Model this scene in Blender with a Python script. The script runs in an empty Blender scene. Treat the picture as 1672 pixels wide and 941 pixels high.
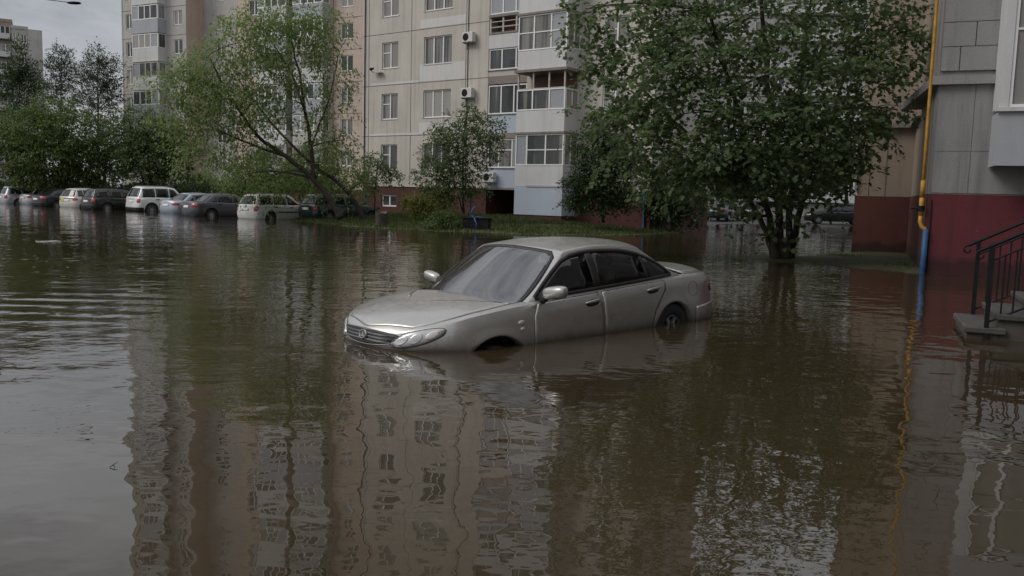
import bpy, math, random
import numpy as np
from mathutils import Vector, Matrix
R = math.radians
rng = np.random.default_rng(7)
random.seed(7)
scene = bpy.context.scene
col = scene.collection

# ------------------------------------------------------------------ camera
CAM_H, CAM_F, CAM_P, CAM_R = 1.43, 1400.0 / 1672.0 * 36.0, R(6.1), R(1.52)
_F = np.array([0, math.cos(CAM_P), -math.sin(CAM_P)])
_U = np.array([0, math.sin(CAM_P), math.cos(CAM_P)])
_R = np.array([1.0, 0, 0])
_R2 = _R * math.cos(CAM_R) + _U * math.sin(CAM_R)
_U2 = -_R * math.sin(CAM_R) + _U * math.cos(CAM_R)
cd = bpy.data.cameras.new('camera')
cam = bpy.data.objects.new('camera', cd)
col.objects.link(cam)
cd.lens = CAM_F
cd.sensor_width = 36
cd.clip_start = 0.05
cd.clip_end = 3000
cam.matrix_world = Matrix(((_R2[0], _U2[0], -_F[0], 0), (_R2[1], _U2[1], -_F[1], 0), (_R2[2], _U2[2], -_F[2], CAM_H), (0, 0, 0, 1)))
scene.camera = cam


def at(px, py, y):
    """surveyed point: a photo position (1672 x 941) at a known distance y -> world metres"""
    d = (px - 836) / 1400 * _R2 - (py - 470.5) / 1400 * _U2 + _F
    return d * y / d[1] + np.array([0, 0, CAM_H])


# ------------------------------------------------------------------ helpers
def tag(o, label=None, cat=None, group=None, kind=None):
    if label: o['label'] = label
    if cat: o['category'] = cat
    if group: o['group'] = group
    if kind: o['kind'] = kind
    return o


def empty(name, loc=(0, 0, 0), rz=0.0, label=None, cat=None, group=None):
    o = bpy.data.objects.new(name, None)
    o.empty_display_size = 0.2
    o.location = loc
    o.rotation_euler = (0, 0, rz)
    col.objects.link(o)
    return tag(o, label, cat, group)


def mesh_obj(name, verts, faces, mats, parent=None, smooth=False, midx=None):
    me = bpy.data.meshes.new(name)
    verts = np.asarray(verts, dtype=np.float32).reshape(-1, 3)
    if isinstance(faces, np.ndarray):
        nf, k = faces.shape
        me.vertices.add(len(verts)); me.vertices.foreach_set('co', verts.ravel())
        me.loops.add(nf * k); me.loops.foreach_set('vertex_index', faces.astype(np.int32).ravel())
        me.polygons.add(nf)
        me.polygons.foreach_set('loop_start', np.arange(0, nf * k, k, dtype=np.int32))
        me.polygons.foreach_set('loop_total', np.full(nf, k, dtype=np.int32))
        me.update(calc_edges=True)
        me.validate()
    else:
        me.from_pydata(verts.tolist(), [], faces)
    if not isinstance(mats, (list, tuple)): mats = [mats]
    for m in mats: me.materials.append(m)
    if midx is not None: me.polygons.foreach_set('material_index', np.asarray(midx, dtype=np.int32))
    if smooth: me.polygons.foreach_set('use_smooth', np.ones(len(me.polygons), dtype=bool))
    me.update()
    o = bpy.data.objects.new(name, me)
    col.objects.link(o)
    if parent: o.parent = parent
    return o


class MB:
    """collects simple shapes for ONE mesh"""
    def __init__(s): s.v, s.f, s.m = [], [], []
    def add(s, v, f, m=0):
        b = len(s.v); s.v += [tuple(map(float, p)) for p in v]; s.f += [tuple(b + i for i in q) for q in f]; s.m += [m] * len(f)
    def box(s, x0, x1, y0, y1, z0, z1, m=0, bev=0.0):
        if bev > 0:
            b = bev
            vs = []
            for z, i in ((z0, b), (z0 + b, 0), (z1 - b, 0), (z1, b)):
                if i: vs += [(x0 + i, y0 + i, z), (x1 - i, y0 + i, z), (x1 - i, y1 - i, z), (x0 + i, y1 - i, z)]
                else: vs += [(x0, y0, z), (x1, y0, z), (x1, y1, z), (x0, y1, z)]
            f = [(3, 2, 1, 0), (12, 13, 14, 15)]
            for k in range(3):
                for i in range(4):
                    j = (i + 1) % 4
                    f.append((k * 4 + i, k * 4 + j, k * 4 + 4 + j, k * 4 + 4 + i))
            s.add(vs, f, m); return
        v = [(x0, y0, z0), (x1, y0, z0), (x1, y1, z0), (x0, y1, z0), (x0, y0, z1), (x1, y0, z1), (x1, y1, z1), (x0, y1, z1)]
        s.add(v, [(0, 3, 2, 1), (4, 5, 6, 7), (0, 1, 5, 4), (1, 2, 6, 5), (2, 3, 7, 6), (3, 0, 4, 7)], m)
    def tube(s, pts, rad, n=8, m=0, cap=True):
        pts = np.asarray(pts, float); k = len(pts)
        rad = np.broadcast_to(np.asarray(rad, float), (k,))
        tg = np.gradient(pts, axis=0); tg /= np.linalg.norm(tg, axis=1)[:, None] + 1e-9
        ref = np.array([0, 0, 1.0]) if abs(tg[0][2]) < .9 else np.array([1.0, 0, 0])
        vs = []
        a = np.arange(n) * 2 * math.pi / n
        for i in range(k):
            u = np.cross(tg[i], ref); u /= np.linalg.norm(u) + 1e-9
            w = np.cross(u, tg[i]); ref = w
            vs += [tuple(pts[i] + rad[i] * (math.cos(t) * u + math.sin(t) * w)) for t in a]
        f = []
        for i in range(k - 1):
            for j in range(n):
                f.append((i * n + j, i * n + (j + 1) % n, (i + 1) * n + (j + 1) % n, (i + 1) * n + j))
        if cap:
            f.append(tuple(range(n - 1, -1, -1))); f.append(tuple((k - 1) * n + j for j in range(n)))
        s.add(vs, f, m)
    def build(s, name, mats, parent=None, smooth=False):
        return mesh_obj(name, s.v, s.f, mats, parent, smooth, s.m)


# ------------------------------------------------------------------ materials
MATS = {}
def new_mat(name):
    m = bpy.data.materials.new(name); m.use_nodes = True
    MATS[name] = m
    nt = m.node_tree
    return m, nt, nt.nodes['Principled BSDF'], nt.nodes['Material Output']

def N(nt, t, **kw):
    n = nt.nodes.new(t)
    for k, v in kw.items():
        if k.startswith('i_'): n.inputs[k[2:].replace('_', ' ')].default_value = v
        else: setattr(n, k, v)
    return n

def rgb(c): return (c[0], c[1], c[2], 1.0)

def simple(name, c, rough=0.5, metal=0.0, noise=0.0, nscale=8.0, bump=0.0, bscale=40.0, coat=0.0, spec=0.5, emis=None, objvar=0.0):
    m, nt, b, out = new_mat(name)
    b.inputs['Roughness'].default_value = rough
    b.inputs['Metallic'].default_value = metal
    b.inputs['Coat Weight'].default_value = coat
    b.inputs['Coat Roughness'].default_value = 0.06
    b.inputs['Specular IOR Level'].default_value = spec
    b.inputs['Base Color'].default_value = rgb(c)
    if noise > 0 or bump > 0 or objvar > 0:
        tc = N(nt, 'ShaderNodeTexCoord')
        last = None
        if noise > 0:
            nz = N(nt, 'ShaderNodeTexNoise', i_Scale=nscale, i_Detail=5.0, i_Roughness=0.6)
            nt.links.new(tc.outputs['Object'], nz.inputs['Vector'])
            mr = N(nt, 'ShaderNodeMapRange', i_From_Min=0.25, i_From_Max=0.75, i_To_Min=1 - noise, i_To_Max=1 + noise)
            nt.links.new(nz.outputs['Fac'], mr.inputs['Value'])
            last = mr.outputs['Result']
        if objvar > 0:
            oi = N(nt, 'ShaderNodeObjectInfo')
            mo = N(nt, 'ShaderNodeMapRange', i_To_Min=1 - objvar, i_To_Max=1 + objvar)
            nt.links.new(oi.outputs['Random'], mo.inputs['Value'])
            if last is None: last = mo.outputs['Result']
            else:
                mm = N(nt, 'ShaderNodeMath', operation='MULTIPLY')
                nt.links.new(last, mm.inputs[0]); nt.links.new(mo.outputs['Result'], mm.inputs[1]); last = mm.outputs[0]
        if last is not None:
            hs = N(nt, 'ShaderNodeHueSaturation'); hs.inputs['Color'].default_value = rgb(c)
            nt.links.new(last, hs.inputs['Value'])
            nt.links.new(hs.outputs['Color'], b.inputs['Base Color'])
        if bump > 0:
            nb = N(nt, 'ShaderNodeTexNoise', i_Scale=bscale, i_Detail=3.0)
            nt.links.new(tc.outputs['Object'], nb.inputs['Vector'])
            bp = N(nt, 'ShaderNodeBump', i_Strength=1.0, i_Distance=bump)
            nt.links.new(nb.outputs['Fac'], bp.inputs['Height'])
            nt.links.new(bp.outputs['Normal'], b.inputs['Normal'])
    return m


def panel_mat(name, base, dirt, grain=0.004, stain=0.55, patch=0.12, damp=False):
    """exposed concrete / pebble-dash wall panel: soft blotches, vertical rain streaks, fine grain"""
    m, nt, b, out = new_mat(name)
    L = nt.links.new
    tc = N(nt, 'ShaderNodeTexCoord')
    n1 = N(nt, 'ShaderNodeTexNoise', i_Scale=0.55, i_Detail=6.0, i_Roughness=0.62)
    L(tc.outputs['Object'], n1.inputs['Vector'])
    mp = N(nt, 'ShaderNodeMapping'); mp.inputs['Scale'].default_value = (2.2, 2.2, 0.16)
    L(tc.outputs['Object'], mp.inputs['Vector'])
    n2 = N(nt, 'ShaderNodeTexNoise', i_Scale=1.6, i_Detail=6.0, i_Roughness=0.65)
    L(mp.outputs['Vector'], n2.inputs['Vector'])
    r2 = N(nt, 'ShaderNodeMapRange', i_From_Min=0.5, i_From_Max=0.78, i_To_Min=0.0, i_To_Max=stain)
    L(n2.outputs['Fac'], r2.inputs['Value'])
    mx = N(nt, 'ShaderNodeMix', data_type='RGBA'); mx.inputs['A'].default_value = rgb(base); mx.inputs['B'].default_value = rgb(dirt)
    L(r2.outputs['Result'], mx.inputs['Factor'])
    r1 = N(nt, 'ShaderNodeMapRange', i_From_Min=0.3, i_From_Max=0.7, i_To_Min=1 - patch, i_To_Max=1 + patch)
    L(n1.outputs['Fac'], r1.inputs['Value'])
    n3 = N(nt, 'ShaderNodeTexNoise', i_Scale=55.0, i_Detail=2.0)
    L(tc.outputs['Object'], n3.inputs['Vector'])
    r3 = N(nt, 'ShaderNodeMapRange', i_From_Min=0.3, i_From_Max=0.7, i_To_Min=0.9, i_To_Max=1.1)
    L(n3.outputs['Fac'], r3.inputs['Value'])
    mm = N(nt, 'ShaderNodeMath', operation='MULTIPLY'); L(r1.outputs['Result'], mm.inputs[0]); L(r3.outputs['Result'], mm.inputs[1])
    hs = N(nt, 'ShaderNodeHueSaturation'); L(mx.outputs['Result'], hs.inputs['Color']); L(mm.outputs[0], hs.inputs['Value'])
    L(hs.outputs['Color'], b.inputs['Base Color'])
    b.inputs['Roughness'].default_value = 0.85
    if damp:      # ragged damp mark soaked up from the flood, and pale scuffs
        sx = N(nt, 'ShaderNodeSeparateXYZ'); L(tc.outputs['Object'], sx.inputs[0])
        nd = N(nt, 'ShaderNodeTexNoise', i_Scale=2.3, i_Detail=7.0, i_Roughness=0.7); L(tc.outputs['Object'], nd.inputs['Vector'])
        ad = N(nt, 'ShaderNodeMath', operation='MULTIPLY_ADD'); L(nd.outputs['Fac'], ad.inputs[0]); ad.inputs[1].default_value = -.7; L(sx.outputs['Z'], ad.inputs[2])
        mr = N(nt, 'ShaderNodeMapRange', i_From_Min=-.08, i_From_Max=.06, i_To_Min=.75, i_To_Max=0.0); L(ad.outputs[0], mr.inputs['Value'])
        md = N(nt, 'ShaderNodeMix', data_type='RGBA'); L(mr.outputs['Result'], md.inputs['Factor']); L(hs.outputs['Color'], md.inputs['A']); md.inputs['B'].default_value = rgb([k * .4 for k in dirt])
        n6 = N(nt, 'ShaderNodeTexNoise', i_Scale=6.0, i_Detail=8.0, i_Roughness=0.75); L(tc.outputs['Object'], n6.inputs['Vector'])
        r6 = N(nt, 'ShaderNodeMapRange', i_From_Min=.63, i_From_Max=.72, i_To_Min=0.0, i_To_Max=.45); L(n6.outputs['Fac'], r6.inputs['Value'])
        m6 = N(nt, 'ShaderNodeMix', data_type='RGBA'); L(r6.outputs['Result'], m6.inputs['Factor']); L(md.outputs['Result'], m6.inputs['A']); m6.inputs['B'].default_value = (.16, .12, .11, 1)
        L(m6.outputs['Result'], b.inputs['Base Color'])
    bp = N(nt, 'ShaderNodeBump', i_Strength=1.0, i_Distance=grain); L(n3.outputs['Fac'], bp.inputs['Height']); L(bp.outputs['Normal'], b.inputs['Normal'])
    return m


def leaf_mat(name, c1, c2, trans=0.35):
    m, nt, b, out = new_mat(name)
    L = nt.links.new
    ge = N(nt, 'ShaderNodeNewGeometry')
    mx = N(nt, 'ShaderNodeMix', data_type='RGBA'); mx.inputs['A'].default_value = rgb(c1); mx.inputs['B'].default_value = rgb(c2)
    L(ge.outputs['Random Per Island'], mx.inputs['Factor'])
    L(mx.outputs['Result'], b.inputs['Base Color'])
    b.inputs['Roughness'].default_value = 0.5
    b.inputs['Specular IOR Level'].default_value = 0.25
    tr = N(nt, 'ShaderNodeBsdfTranslucent')
    hs = N(nt, 'ShaderNodeHueSaturation', i_Saturation=1.1, i_Value=1.3)
    L(mx.outputs['Result'], hs.inputs['Color']); L(hs.outputs['Color'], tr.inputs['Color'])
    ms = N(nt, 'ShaderNodeMixShader', i_Fac=trans)
    L(b.outputs[0], ms.inputs[1]); L(tr.outputs[0], ms.inputs[2]); L(ms.outputs[0], out.inputs['Surface'])
    return m


def glass_mat(name, c=(0.012, 0.014, 0.016), clear=0.0, glare=0.04, ior=1.5, tint=.75, rough=0.02, curtain=0.0):
    m, nt, b, out = new_mat(name)
    L = nt.links.new
    b.inputs['Base Color'].default_value = rgb(c)
    b.inputs['Roughness'].default_value = rough
    b.inputs['IOR'].default_value = 1.52
    if curtain > 0:       # rooms behind: some curtained, some dark
        oi = N(nt, 'ShaderNodeObjectInfo')
        cr = N(nt, 'ShaderNodeValToRGB')
        e = cr.color_ramp.elements
        e[0].position = 0.0; e[0].color = rgb(c)
        e[1].position = 1.0; e[1].color = (curtain, curtain * .97, curtain * .9, 1)
        el = cr.color_ramp.elements.new(0.42); el.color = rgb([k * 2.2 for k in c])
        el = cr.color_ramp.elements.new(0.5); el.color = (curtain * .6, curtain * .57, curtain * .52, 1)
        tc = N(nt, 'ShaderNodeTexCoord')
        nz = N(nt, 'ShaderNodeTexNoise', i_Scale=1.1, i_Detail=1.0)
        mp = N(nt, 'ShaderNodeMapping'); mp.inputs['Scale'].default_value = (3.0, 1.0, 0.15)
        L(tc.outputs['Object'], mp.inputs['Vector']); L(mp.outputs['Vector'], nz.inputs['Vector'])
        ad = N(nt, 'ShaderNodeMath', operation='MULTIPLY_ADD'); ad.inputs[1].default_value = 0.9; ad.inputs[2].default_value = -0.45
        L(nz.outputs['Fac'], ad.inputs[0])
        a2 = N(nt, 'ShaderNodeMath', operation='ADD'); L(oi.outputs['Random'], a2.inputs[0]); L(ad.outputs[0], a2.inputs[1])
        L(a2.outputs[0], cr.inputs['Fac']); L(cr.outputs['Color'], b.inputs['Base Color'])
    if clear > 0:
        tr = N(nt, 'ShaderNodeBsdfTransparent'); tr.inputs['Color'].default_value = (tint, tint * 1.05, tint * 1.03, 1)
        gl = N(nt, 'ShaderNodeBsdfGlossy'); gl.inputs['Roughness'].default_value = rough
        fr = N(nt, 'ShaderNodeFresnel'); fr.inputs['IOR'].default_value = ior
        ms = N(nt, 'ShaderNodeMixShader'); L(fr.outputs[0], ms.inputs[0]); L(tr.outputs[0], ms.inputs[1]); L(gl.outputs[0], ms.inputs[2])
        df = N(nt, 'ShaderNodeBsdfDiffuse'); df.inputs['Color'].default_value = (.42, .43, .43, 1)      # thin pale diffuse film standing in for sky glare on the glass
        m0 = ms; ms = N(nt, 'ShaderNodeMixShader', i_Fac=glare); L(m0.outputs[0], ms.inputs[1]); L(df.outputs[0], ms.inputs[2])
        L(ms.outputs[0], out.inputs['Surface'])
    return m


def car_paint(name, c, metal=0.55, rough=0.38, dirt=0.25, coat=.7, mud=False):
    m, nt, b, out = new_mat(name)
    L = nt.links.new
    tc = N(nt, 'ShaderNodeTexCoord')
    n1 = N(nt, 'ShaderNodeTexNoise', i_Scale=3.0, i_Detail=7.0, i_Roughness=0.7)
    L(tc.outputs['Object'], n1.inputs['Vector'])
    rr = N(nt, 'ShaderNodeMapRange', i_From_Min=0.4, i_From_Max=0.75, i_To_Min=0.0, i_To_Max=dirt)
    L(n1.outputs['Fac'], rr.inputs['Value'])
    mx = N(nt, 'ShaderNodeMix', data_type='RGBA'); mx.inputs['A'].default_value = rgb(c)
    mx.inputs['B'].default_value = rgb([0.6 * k + 0.4 * d for k, d in zip(c, (0.16, 0.13, 0.1))])
    L(rr.outputs['Result'], mx.inputs['Factor']); L(mx.outputs['Result'], b.inputs['Base Color'])
    b.inputs['Metallic'].default_value = metal
    b.inputs['Roughness'].default_value = rough
    if mud:       # silt left by the flood just above its line, and a fine uneven film of rain
        ge = N(nt, 'ShaderNodeNewGeometry'); sx = N(nt, 'ShaderNodeSeparateXYZ'); L(ge.outputs['Position'], sx.inputs[0])
        nz = N(nt, 'ShaderNodeTexNoise', i_Scale=5.0, i_Detail=6.0, i_Roughness=0.7); L(tc.outputs['Object'], nz.inputs['Vector'])
        ad = N(nt, 'ShaderNodeMath', operation='MULTIPLY_ADD'); L(nz.outputs['Fac'], ad.inputs[0]); ad.inputs[1].default_value = -.14; L(sx.outputs['Z'], ad.inputs[2])
        mr = N(nt, 'ShaderNodeMapRange', i_From_Min=-.06, i_From_Max=.085, i_To_Min=.92, i_To_Max=0.0); L(ad.outputs[0], mr.inputs['Value'])
        m2 = N(nt, 'ShaderNodeMix', data_type='RGBA'); m2.inputs['B'].default_value = (.06, .046, .033, 1)
        L(mr.outputs['Result'], m2.inputs['Factor']); L(mx.outputs['Result'], m2.inputs['A']); L(m2.outputs['Result'], b.inputs['Base Color'])
        mm = N(nt, 'ShaderNodeMath', operation='MULTIPLY_ADD'); L(mr.outputs['Result'], mm.inputs[0]); mm.inputs[1].default_value = -metal; mm.inputs[2].default_value = metal; L(mm.outputs[0], b.inputs['Metallic'])
        n4 = N(nt, 'ShaderNodeTexNoise', i_Scale=14.0, i_Detail=8.0, i_Roughness=0.75); L(tc.outputs['Object'], n4.inputs['Vector'])
        r4 = N(nt, 'ShaderNodeMapRange', i_From_Min=.35, i_From_Max=.7, i_To_Min=rough - .06, i_To_Max=rough + .2); L(n4.outputs['Fac'], r4.inputs['Value']); L(r4.outputs['Result'], b.inputs['Roughness'])
        vo = N(nt, 'ShaderNodeTexVoronoi', i_Scale=70.0); L(tc.outputs['Object'], vo.inputs['Vector'])
        rv = N(nt, 'ShaderNodeMapRange', i_From_Min=0.0, i_From_Max=.28, i_To_Min=1.0, i_To_Max=0.0); L(vo.outputs['Distance'], rv.inputs['Value'])
        bp = N(nt, 'ShaderNodeBump', i_Strength=.5, i_Distance=.0012); L(rv.outputs['Result'], bp.inputs['Height']); L(bp.outputs['Normal'], b.inputs['Coat Normal'])
    b.inputs['Coat Weight'].default_value = coat
    b.inputs['Coat Roughness'].default_value = 0.08
    return m


M = {}
M['wall_cream'] = panel_mat('wall_cream', (0.47, 0.435, 0.39), (0.28, 0.25, 0.22), grain=0.003, stain=0.75, patch=0.1)
M['wall_patch'] = panel_mat('wall_patch', (0.56, 0.55, 0.53), (0.36, 0.33, 0.30), grain=0.002, stain=0.4, patch=0.05)
M['wall_grey'] = panel_mat('wall_grey', (0.255, 0.25, 0.25), (0.12, 0.11, 0.10), grain=0.012, stain=0.85, patch=0.1)
M['wall_pink'] = panel_mat('wall_pink', (0.48, 0.385, 0.325), (0.26, 0.2, 0.17), stain=0.4)
M['wall_pale'] = panel_mat('wall_pale', (0.42, 0.40, 0.38), (0.28, 0.26, 0.24), stain=0.45)
M['wall_tan'] = panel_mat('wall_tan', (0.30, 0.245, 0.195), (0.17, 0.135, 0.105), grain=0.004, stain=0.75, patch=0.1)
M['plinth_red'] = panel_mat('plinth_red', (0.075, 0.024, 0.02), (0.035, 0.015, 0.013), grain=0.004, stain=0.6, patch=0.16)
M['plinth_brown'] = panel_mat('plinth_brown', (0.10, 0.032, 0.024), (0.045, 0.02, 0.016), grain=0.006, stain=0.6, patch=0.2, damp=True)
M['plinth_maroon'] = panel_mat('plinth_maroon', (0.115, 0.02, 0.028), (0.045, 0.014, 0.016), grain=0.014, stain=0.6, patch=0.2, damp=True)
M['slab'] = panel_mat('slab', (0.22, 0.19, 0.165), (0.1, 0.085, 0.075), stain=0.7)
M['joint'] = simple('joint', (0.13, 0.11, 0.095), 0.9, noise=0.3, nscale=3)
M['white_frame'] = simple('white_frame', (0.72, 0.72, 0.71), 0.45, noise=0.08, nscale=4)
M['old_frame'] = simple('old_frame', (0.42, 0.38, 0.34), 0.7, noise=0.25, nscale=6)
M['panel_white'] = panel_mat('panel_white', (0.53, 0.53, 0.53), (0.36, 0.33, 0.3), grain=0.001, stain=0.5, patch=0.06)
M['panel_blue'] = panel_mat('panel_blue', (0.40, 0.45, 0.52), (0.3, 0.31, 0.33), grain=0.001, stain=0.35, patch=0.06)
M['panel_grey'] = panel_mat('panel_grey', (0.36, 0.37, 0.40), (0.24, 0.235, 0.23), grain=0.002, stain=0.45, patch=0.07)
M['pane'] = glass_mat('pane', (0.03, 0.032, 0.034), curtain=0.30, rough=0.04)
M['pane_dark'] = glass_mat('pane_dark', (0.02, 0.022, 0.024), rough=0.04)
M['pane_pale'] = glass_mat('pane_pale', (0.30, 0.31, 0.33), rough=0.06)
M['dark_in'] = simple('dark_in', (0.035, 0.03, 0.027), 0.9, noise=0.3, nscale=4)
M['brown_in'] = panel_mat('brown_in', (0.16, 0.10, 0.075), (0.07, 0.05, 0.04), stain=0.6)
M['metal_dark'] = simple('metal_dark', (0.010, 0.010, 0.011), 0.7, metal=0.0, spec=.2, noise=0.3, nscale=9)
M['metal_grey'] = simple('metal_grey', (0.30, 0.31, 0.32), 0.45, metal=0.6, noise=0.15, nscale=6)
M['ac_white'] = simple('ac_white', (0.55, 0.55, 0.53), 0.5, noise=0.1, nscale=5)
M['pipe_yellow'] = simple('pipe_yellow', (0.42, 0.22, 0.03), 0.6, noise=0.4, nscale=5)
M['pipe_blue'] = simple('pipe_blue', (0.025, 0.09, 0.21), 0.6, noise=0.4, nscale=5)
M['concrete'] = simple('concrete', (0.062, 0.056, 0.05), 0.85, noise=0.3, nscale=5, bump=0.003, bscale=50)
M['bark'] = simple('bark', (0.045, 0.036, 0.028), 0.9, noise=0.45, nscale=9, bump=0.012, bscale=22)
M['bark_pale'] = simple('bark_pale', (0.085, 0.07, 0.055), 0.9, noise=0.4, nscale=9, bump=0.012, bscale=22)
M['tyre'] = simple('tyre', (0.018, 0.018, 0.018), 0.8, noise=0.2)
M['rim'] = simple('rim', (0.42, 0.42, 0.43), 0.35, metal=0.8, noise=0.12)
M['black_trim'] = simple('black_trim', (0.012, 0.012, 0.013), 0.5)
M['seam'] = simple('seam', (0.008, 0.008, 0.008), 0.8)
M['seat_cloth'] = simple('seat_cloth', (0.06, 0.06, 0.06), 0.9, noise=0.2)
M['chrome'] = simple('chrome', (0.6, 0.6, 0.6), 0.16, metal=1.0)
M['tail_red'] = simple('tail_red', (0.36, 0.018, 0.018), 0.15, coat=0.8)
M['tail_dark'] = simple('tail_dark', (0.12, 0.012, 0.012), 0.2, coat=0.5)
M['dull_metal'] = simple('dull_metal', (0.30, 0.30, 0.30), 0.35, metal=0.7)
M['tail_clear'] = simple('tail_clear', (0.6, 0.5, 0.46), 0.15, coat=0.8)
M['lens_clear'] = simple('lens_clear', (0.50, 0.50, 0.49), 0.1, metal=0.3, coat=1.0, noise=0.15, nscale=10)
M['lens_bowl'] = simple('lens_bowl', (0.42, 0.42, 0.41), 0.22, metal=0.7, coat=1.0)
M['lens_amber'] = simple('lens_amber', (0.55, 0.50, 0.47), 0.2, coat=1.0)
M['plate'] = simple('plate', (0.68, 0.68, 0.67), 0.5, noise=0.05)
M['sticker'] = simple('sticker', (0.5, 0.48, 0.06), 0.5, noise=0.25, nscale=14)
M['car_glass'] = glass_mat('car_glass', (0.012, 0.015, 0.016), rough=0.02)
M['car_glass_clear'] = glass_mat('car_glass_clear', clear=0.6, rough=0.015, glare=.01, ior=1.6, tint=.42)
M['windscreen_glass'] = glass_mat('windscreen_glass', clear=0.6, rough=0.008, glare=.01, ior=3.1)
M['foam'] = simple('foam', (0.30, 0.30, 0.27), 0.8, noise=0.3, nscale=20)

M['leaf_maple'] = leaf_mat('leaf_maple', (0.066, 0.102, 0.044), (0.145, 0.19, 0.085), 0.45)
M['leaf_light'] = leaf_mat('leaf_light', (0.105, 0.16, 0.05), (0.22, 0.275, 0.11), 0.5)
M['leaf_mid'] = leaf_mat('leaf_mid', (0.06, 0.095, 0.03), (0.11, 0.145, 0.055), 0.38)
M['leaf_dark'] = leaf_mat('leaf_dark', (0.03, 0.055, 0.024), (0.062, 0.095, 0.038), 0.34)
M['leaf_olive'] = leaf_mat('leaf_olive', (0.06, 0.098, 0.028), (0.12, 0.158, 0.05), 0.42)
M['leaf_yellow'] = leaf_mat('leaf_yellow', (0.12, 0.15, 0.03), (0.2, 0.22, 0.06), 0.4)
M['leaf_far'] = leaf_mat('leaf_far', (0.06, 0.075, 0.05), (0.10, 0.115, 0.075), 0.35)
M['grass_blade'] = leaf_mat('grass_blade', (0.04, 0.066, 0.016), (0.085, 0.10, 0.03), 0.3)

# ------------------------------------------------------------------ world + sun
SUN_AZ, SUN_EL = R(252), R(42)
w = bpy.data.worlds.new('World'); scene.world = w; w.use_nodes = True
nt = w.node_tree; L = nt.links.new
bg = nt.nodes['Background']
sky = N(nt, 'ShaderNodeTexSky', sky_type='NISHITA'); sky.sun_disc = False
sky.sun_elevation = SUN_EL; sky.sun_rotation = SUN_AZ; sky.dust_density = 3.0; sky.air_density = 1.0
tc = N(nt, 'ShaderNodeTexCoord')
mp = N(nt, 'ShaderNodeMapping'); mp.inputs['Scale'].default_value = (1.0, 1.0, 3.2)
L(tc.outputs['Generated'], mp.inputs['Vector'])
cn = N(nt, 'ShaderNodeTexNoise', i_Scale=2.6, i_Detail=7.0, i_Roughness=0.58, i_Distortion=0.4)
L(mp.outputs['Vector'], cn.inputs['Vector'])
cr = N(nt, 'ShaderNodeValToRGB')
e = cr.color_ramp.elements
e[0].position = 0.30; e[0].color = (2.35, 2.45, 2.72, 1)
e[1].position = 0.74; e[1].color = (5.8, 5.9, 6.05, 1)
L(cn.outputs['Fac'], cr.inputs['Fac'])
sx = N(nt, 'ShaderNodeSeparateXYZ'); L(tc.outputs['Generated'], sx.inputs[0])
el = N(nt, 'ShaderNodeMapRange', i_From_Min=0.0, i_From_Max=0.62, i_To_Min=0.80, i_To_Max=2.0); L(sx.outputs['Z'], el.inputs['Value'])
mul = N(nt, 'ShaderNodeMix', data_type='RGBA', blend_type='MULTIPLY'); mul.inputs['Factor'].default_value = 1.0
L(cr.outputs['Color'], mul.inputs['A']); L(el.outputs['Result'], mul.inputs['B'])
mx = N(nt, 'ShaderNodeMix', data_type='RGBA'); mx.inputs['Factor'].default_value = 0.86
L(sky.outputs['Color'], mx.inputs['A']); L(mul.outputs['Result'], mx.inputs['B'])
L(mx.outputs['Result'], bg.inputs['Color'])
bg.inputs['Strength'].default_value = 0.13

sd = bpy.data.lights.new('sun', 'SUN'); sd.energy = 1.5; sd.angle = R(28); sd.color = (1.0, 0.96, 0.9)
so = bpy.data.objects.new('sun', sd); col.objects.link(so)
sdir = Vector((math.sin(SUN_AZ) * math.cos(SUN_EL), math.cos(SUN_AZ) * math.cos(SUN_EL), math.sin(SUN_EL)))
so.rotation_euler = sdir.to_track_quat('Z', 'Y').to_euler()
so.location = (0, 0, 60)
scene.view_settings.view_transform = 'Standard'
scene.view_settings.look = 'None'
scene.view_settings.gamma = 1.0
scene.view_settings.exposure = -0.2

# ------------------------------------------------------------------ ground and water
LAND = np.array([(-400, 95), (-60, 66), (-36, 62), (-24, 57.5), (-16.5, 51.5), (-12.2, 47.5), (-10.6, 41.3), (-7.4, 37.2), (-5.4, 34.9), (-3.3, 33.9), (-1.4, 33.4),
                 (1.4, 32.8), (4, 34.2), (6.4, 36.8), (8.6, 41.5), (10.5, 50), (14, 58), (24, 60), (60, 62), (400, 70), (400, 500), (-400, 500)], float)
MOUND = np.array([(5.6, 22.3), (6.1, 21.3), (7.6, 20.5), (8.3, 19.3), (8.72, 18.35), (8.95, 18.6), (30, 18.6), (30, 30), (13, 30), (9.9, 26.0), (8.0, 23.6), (6.4, 23.2)], float)
def sdist(P, poly):
    d = np.full(len(P), 1e9); ins = np.zeros(len(P), bool)
    for a, b in zip(poly, np.roll(poly, -1, 0)):
        e = b - a; t = np.clip(((P - a) @ e) / (e @ e), 0, 1)
        d = np.minimum(d, np.linalg.norm(P - (a + t[:, None] * e), axis=1))
        c = ((a[1] > P[:, 1]) != (b[1] > P[:, 1])) & (P[:, 0] < (b[0] - a[0]) * (P[:, 1] - a[1]) / (b[1] - a[1] + 1e-12) + a[0])
        ins ^= c
    return np.where(ins, d, -d)
def wob(x, y, s, seed):
    r = np.random.default_rng(seed); o = 0
    for k in range(6):
        a = r.uniform(0, 6.28); f = s * r.uniform(.6, 2.2)
        o = o + np.sin((x * math.cos(a) + y * math.sin(a)) * f + r.uniform(0, 6.28))
    return o / 3.5
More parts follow.
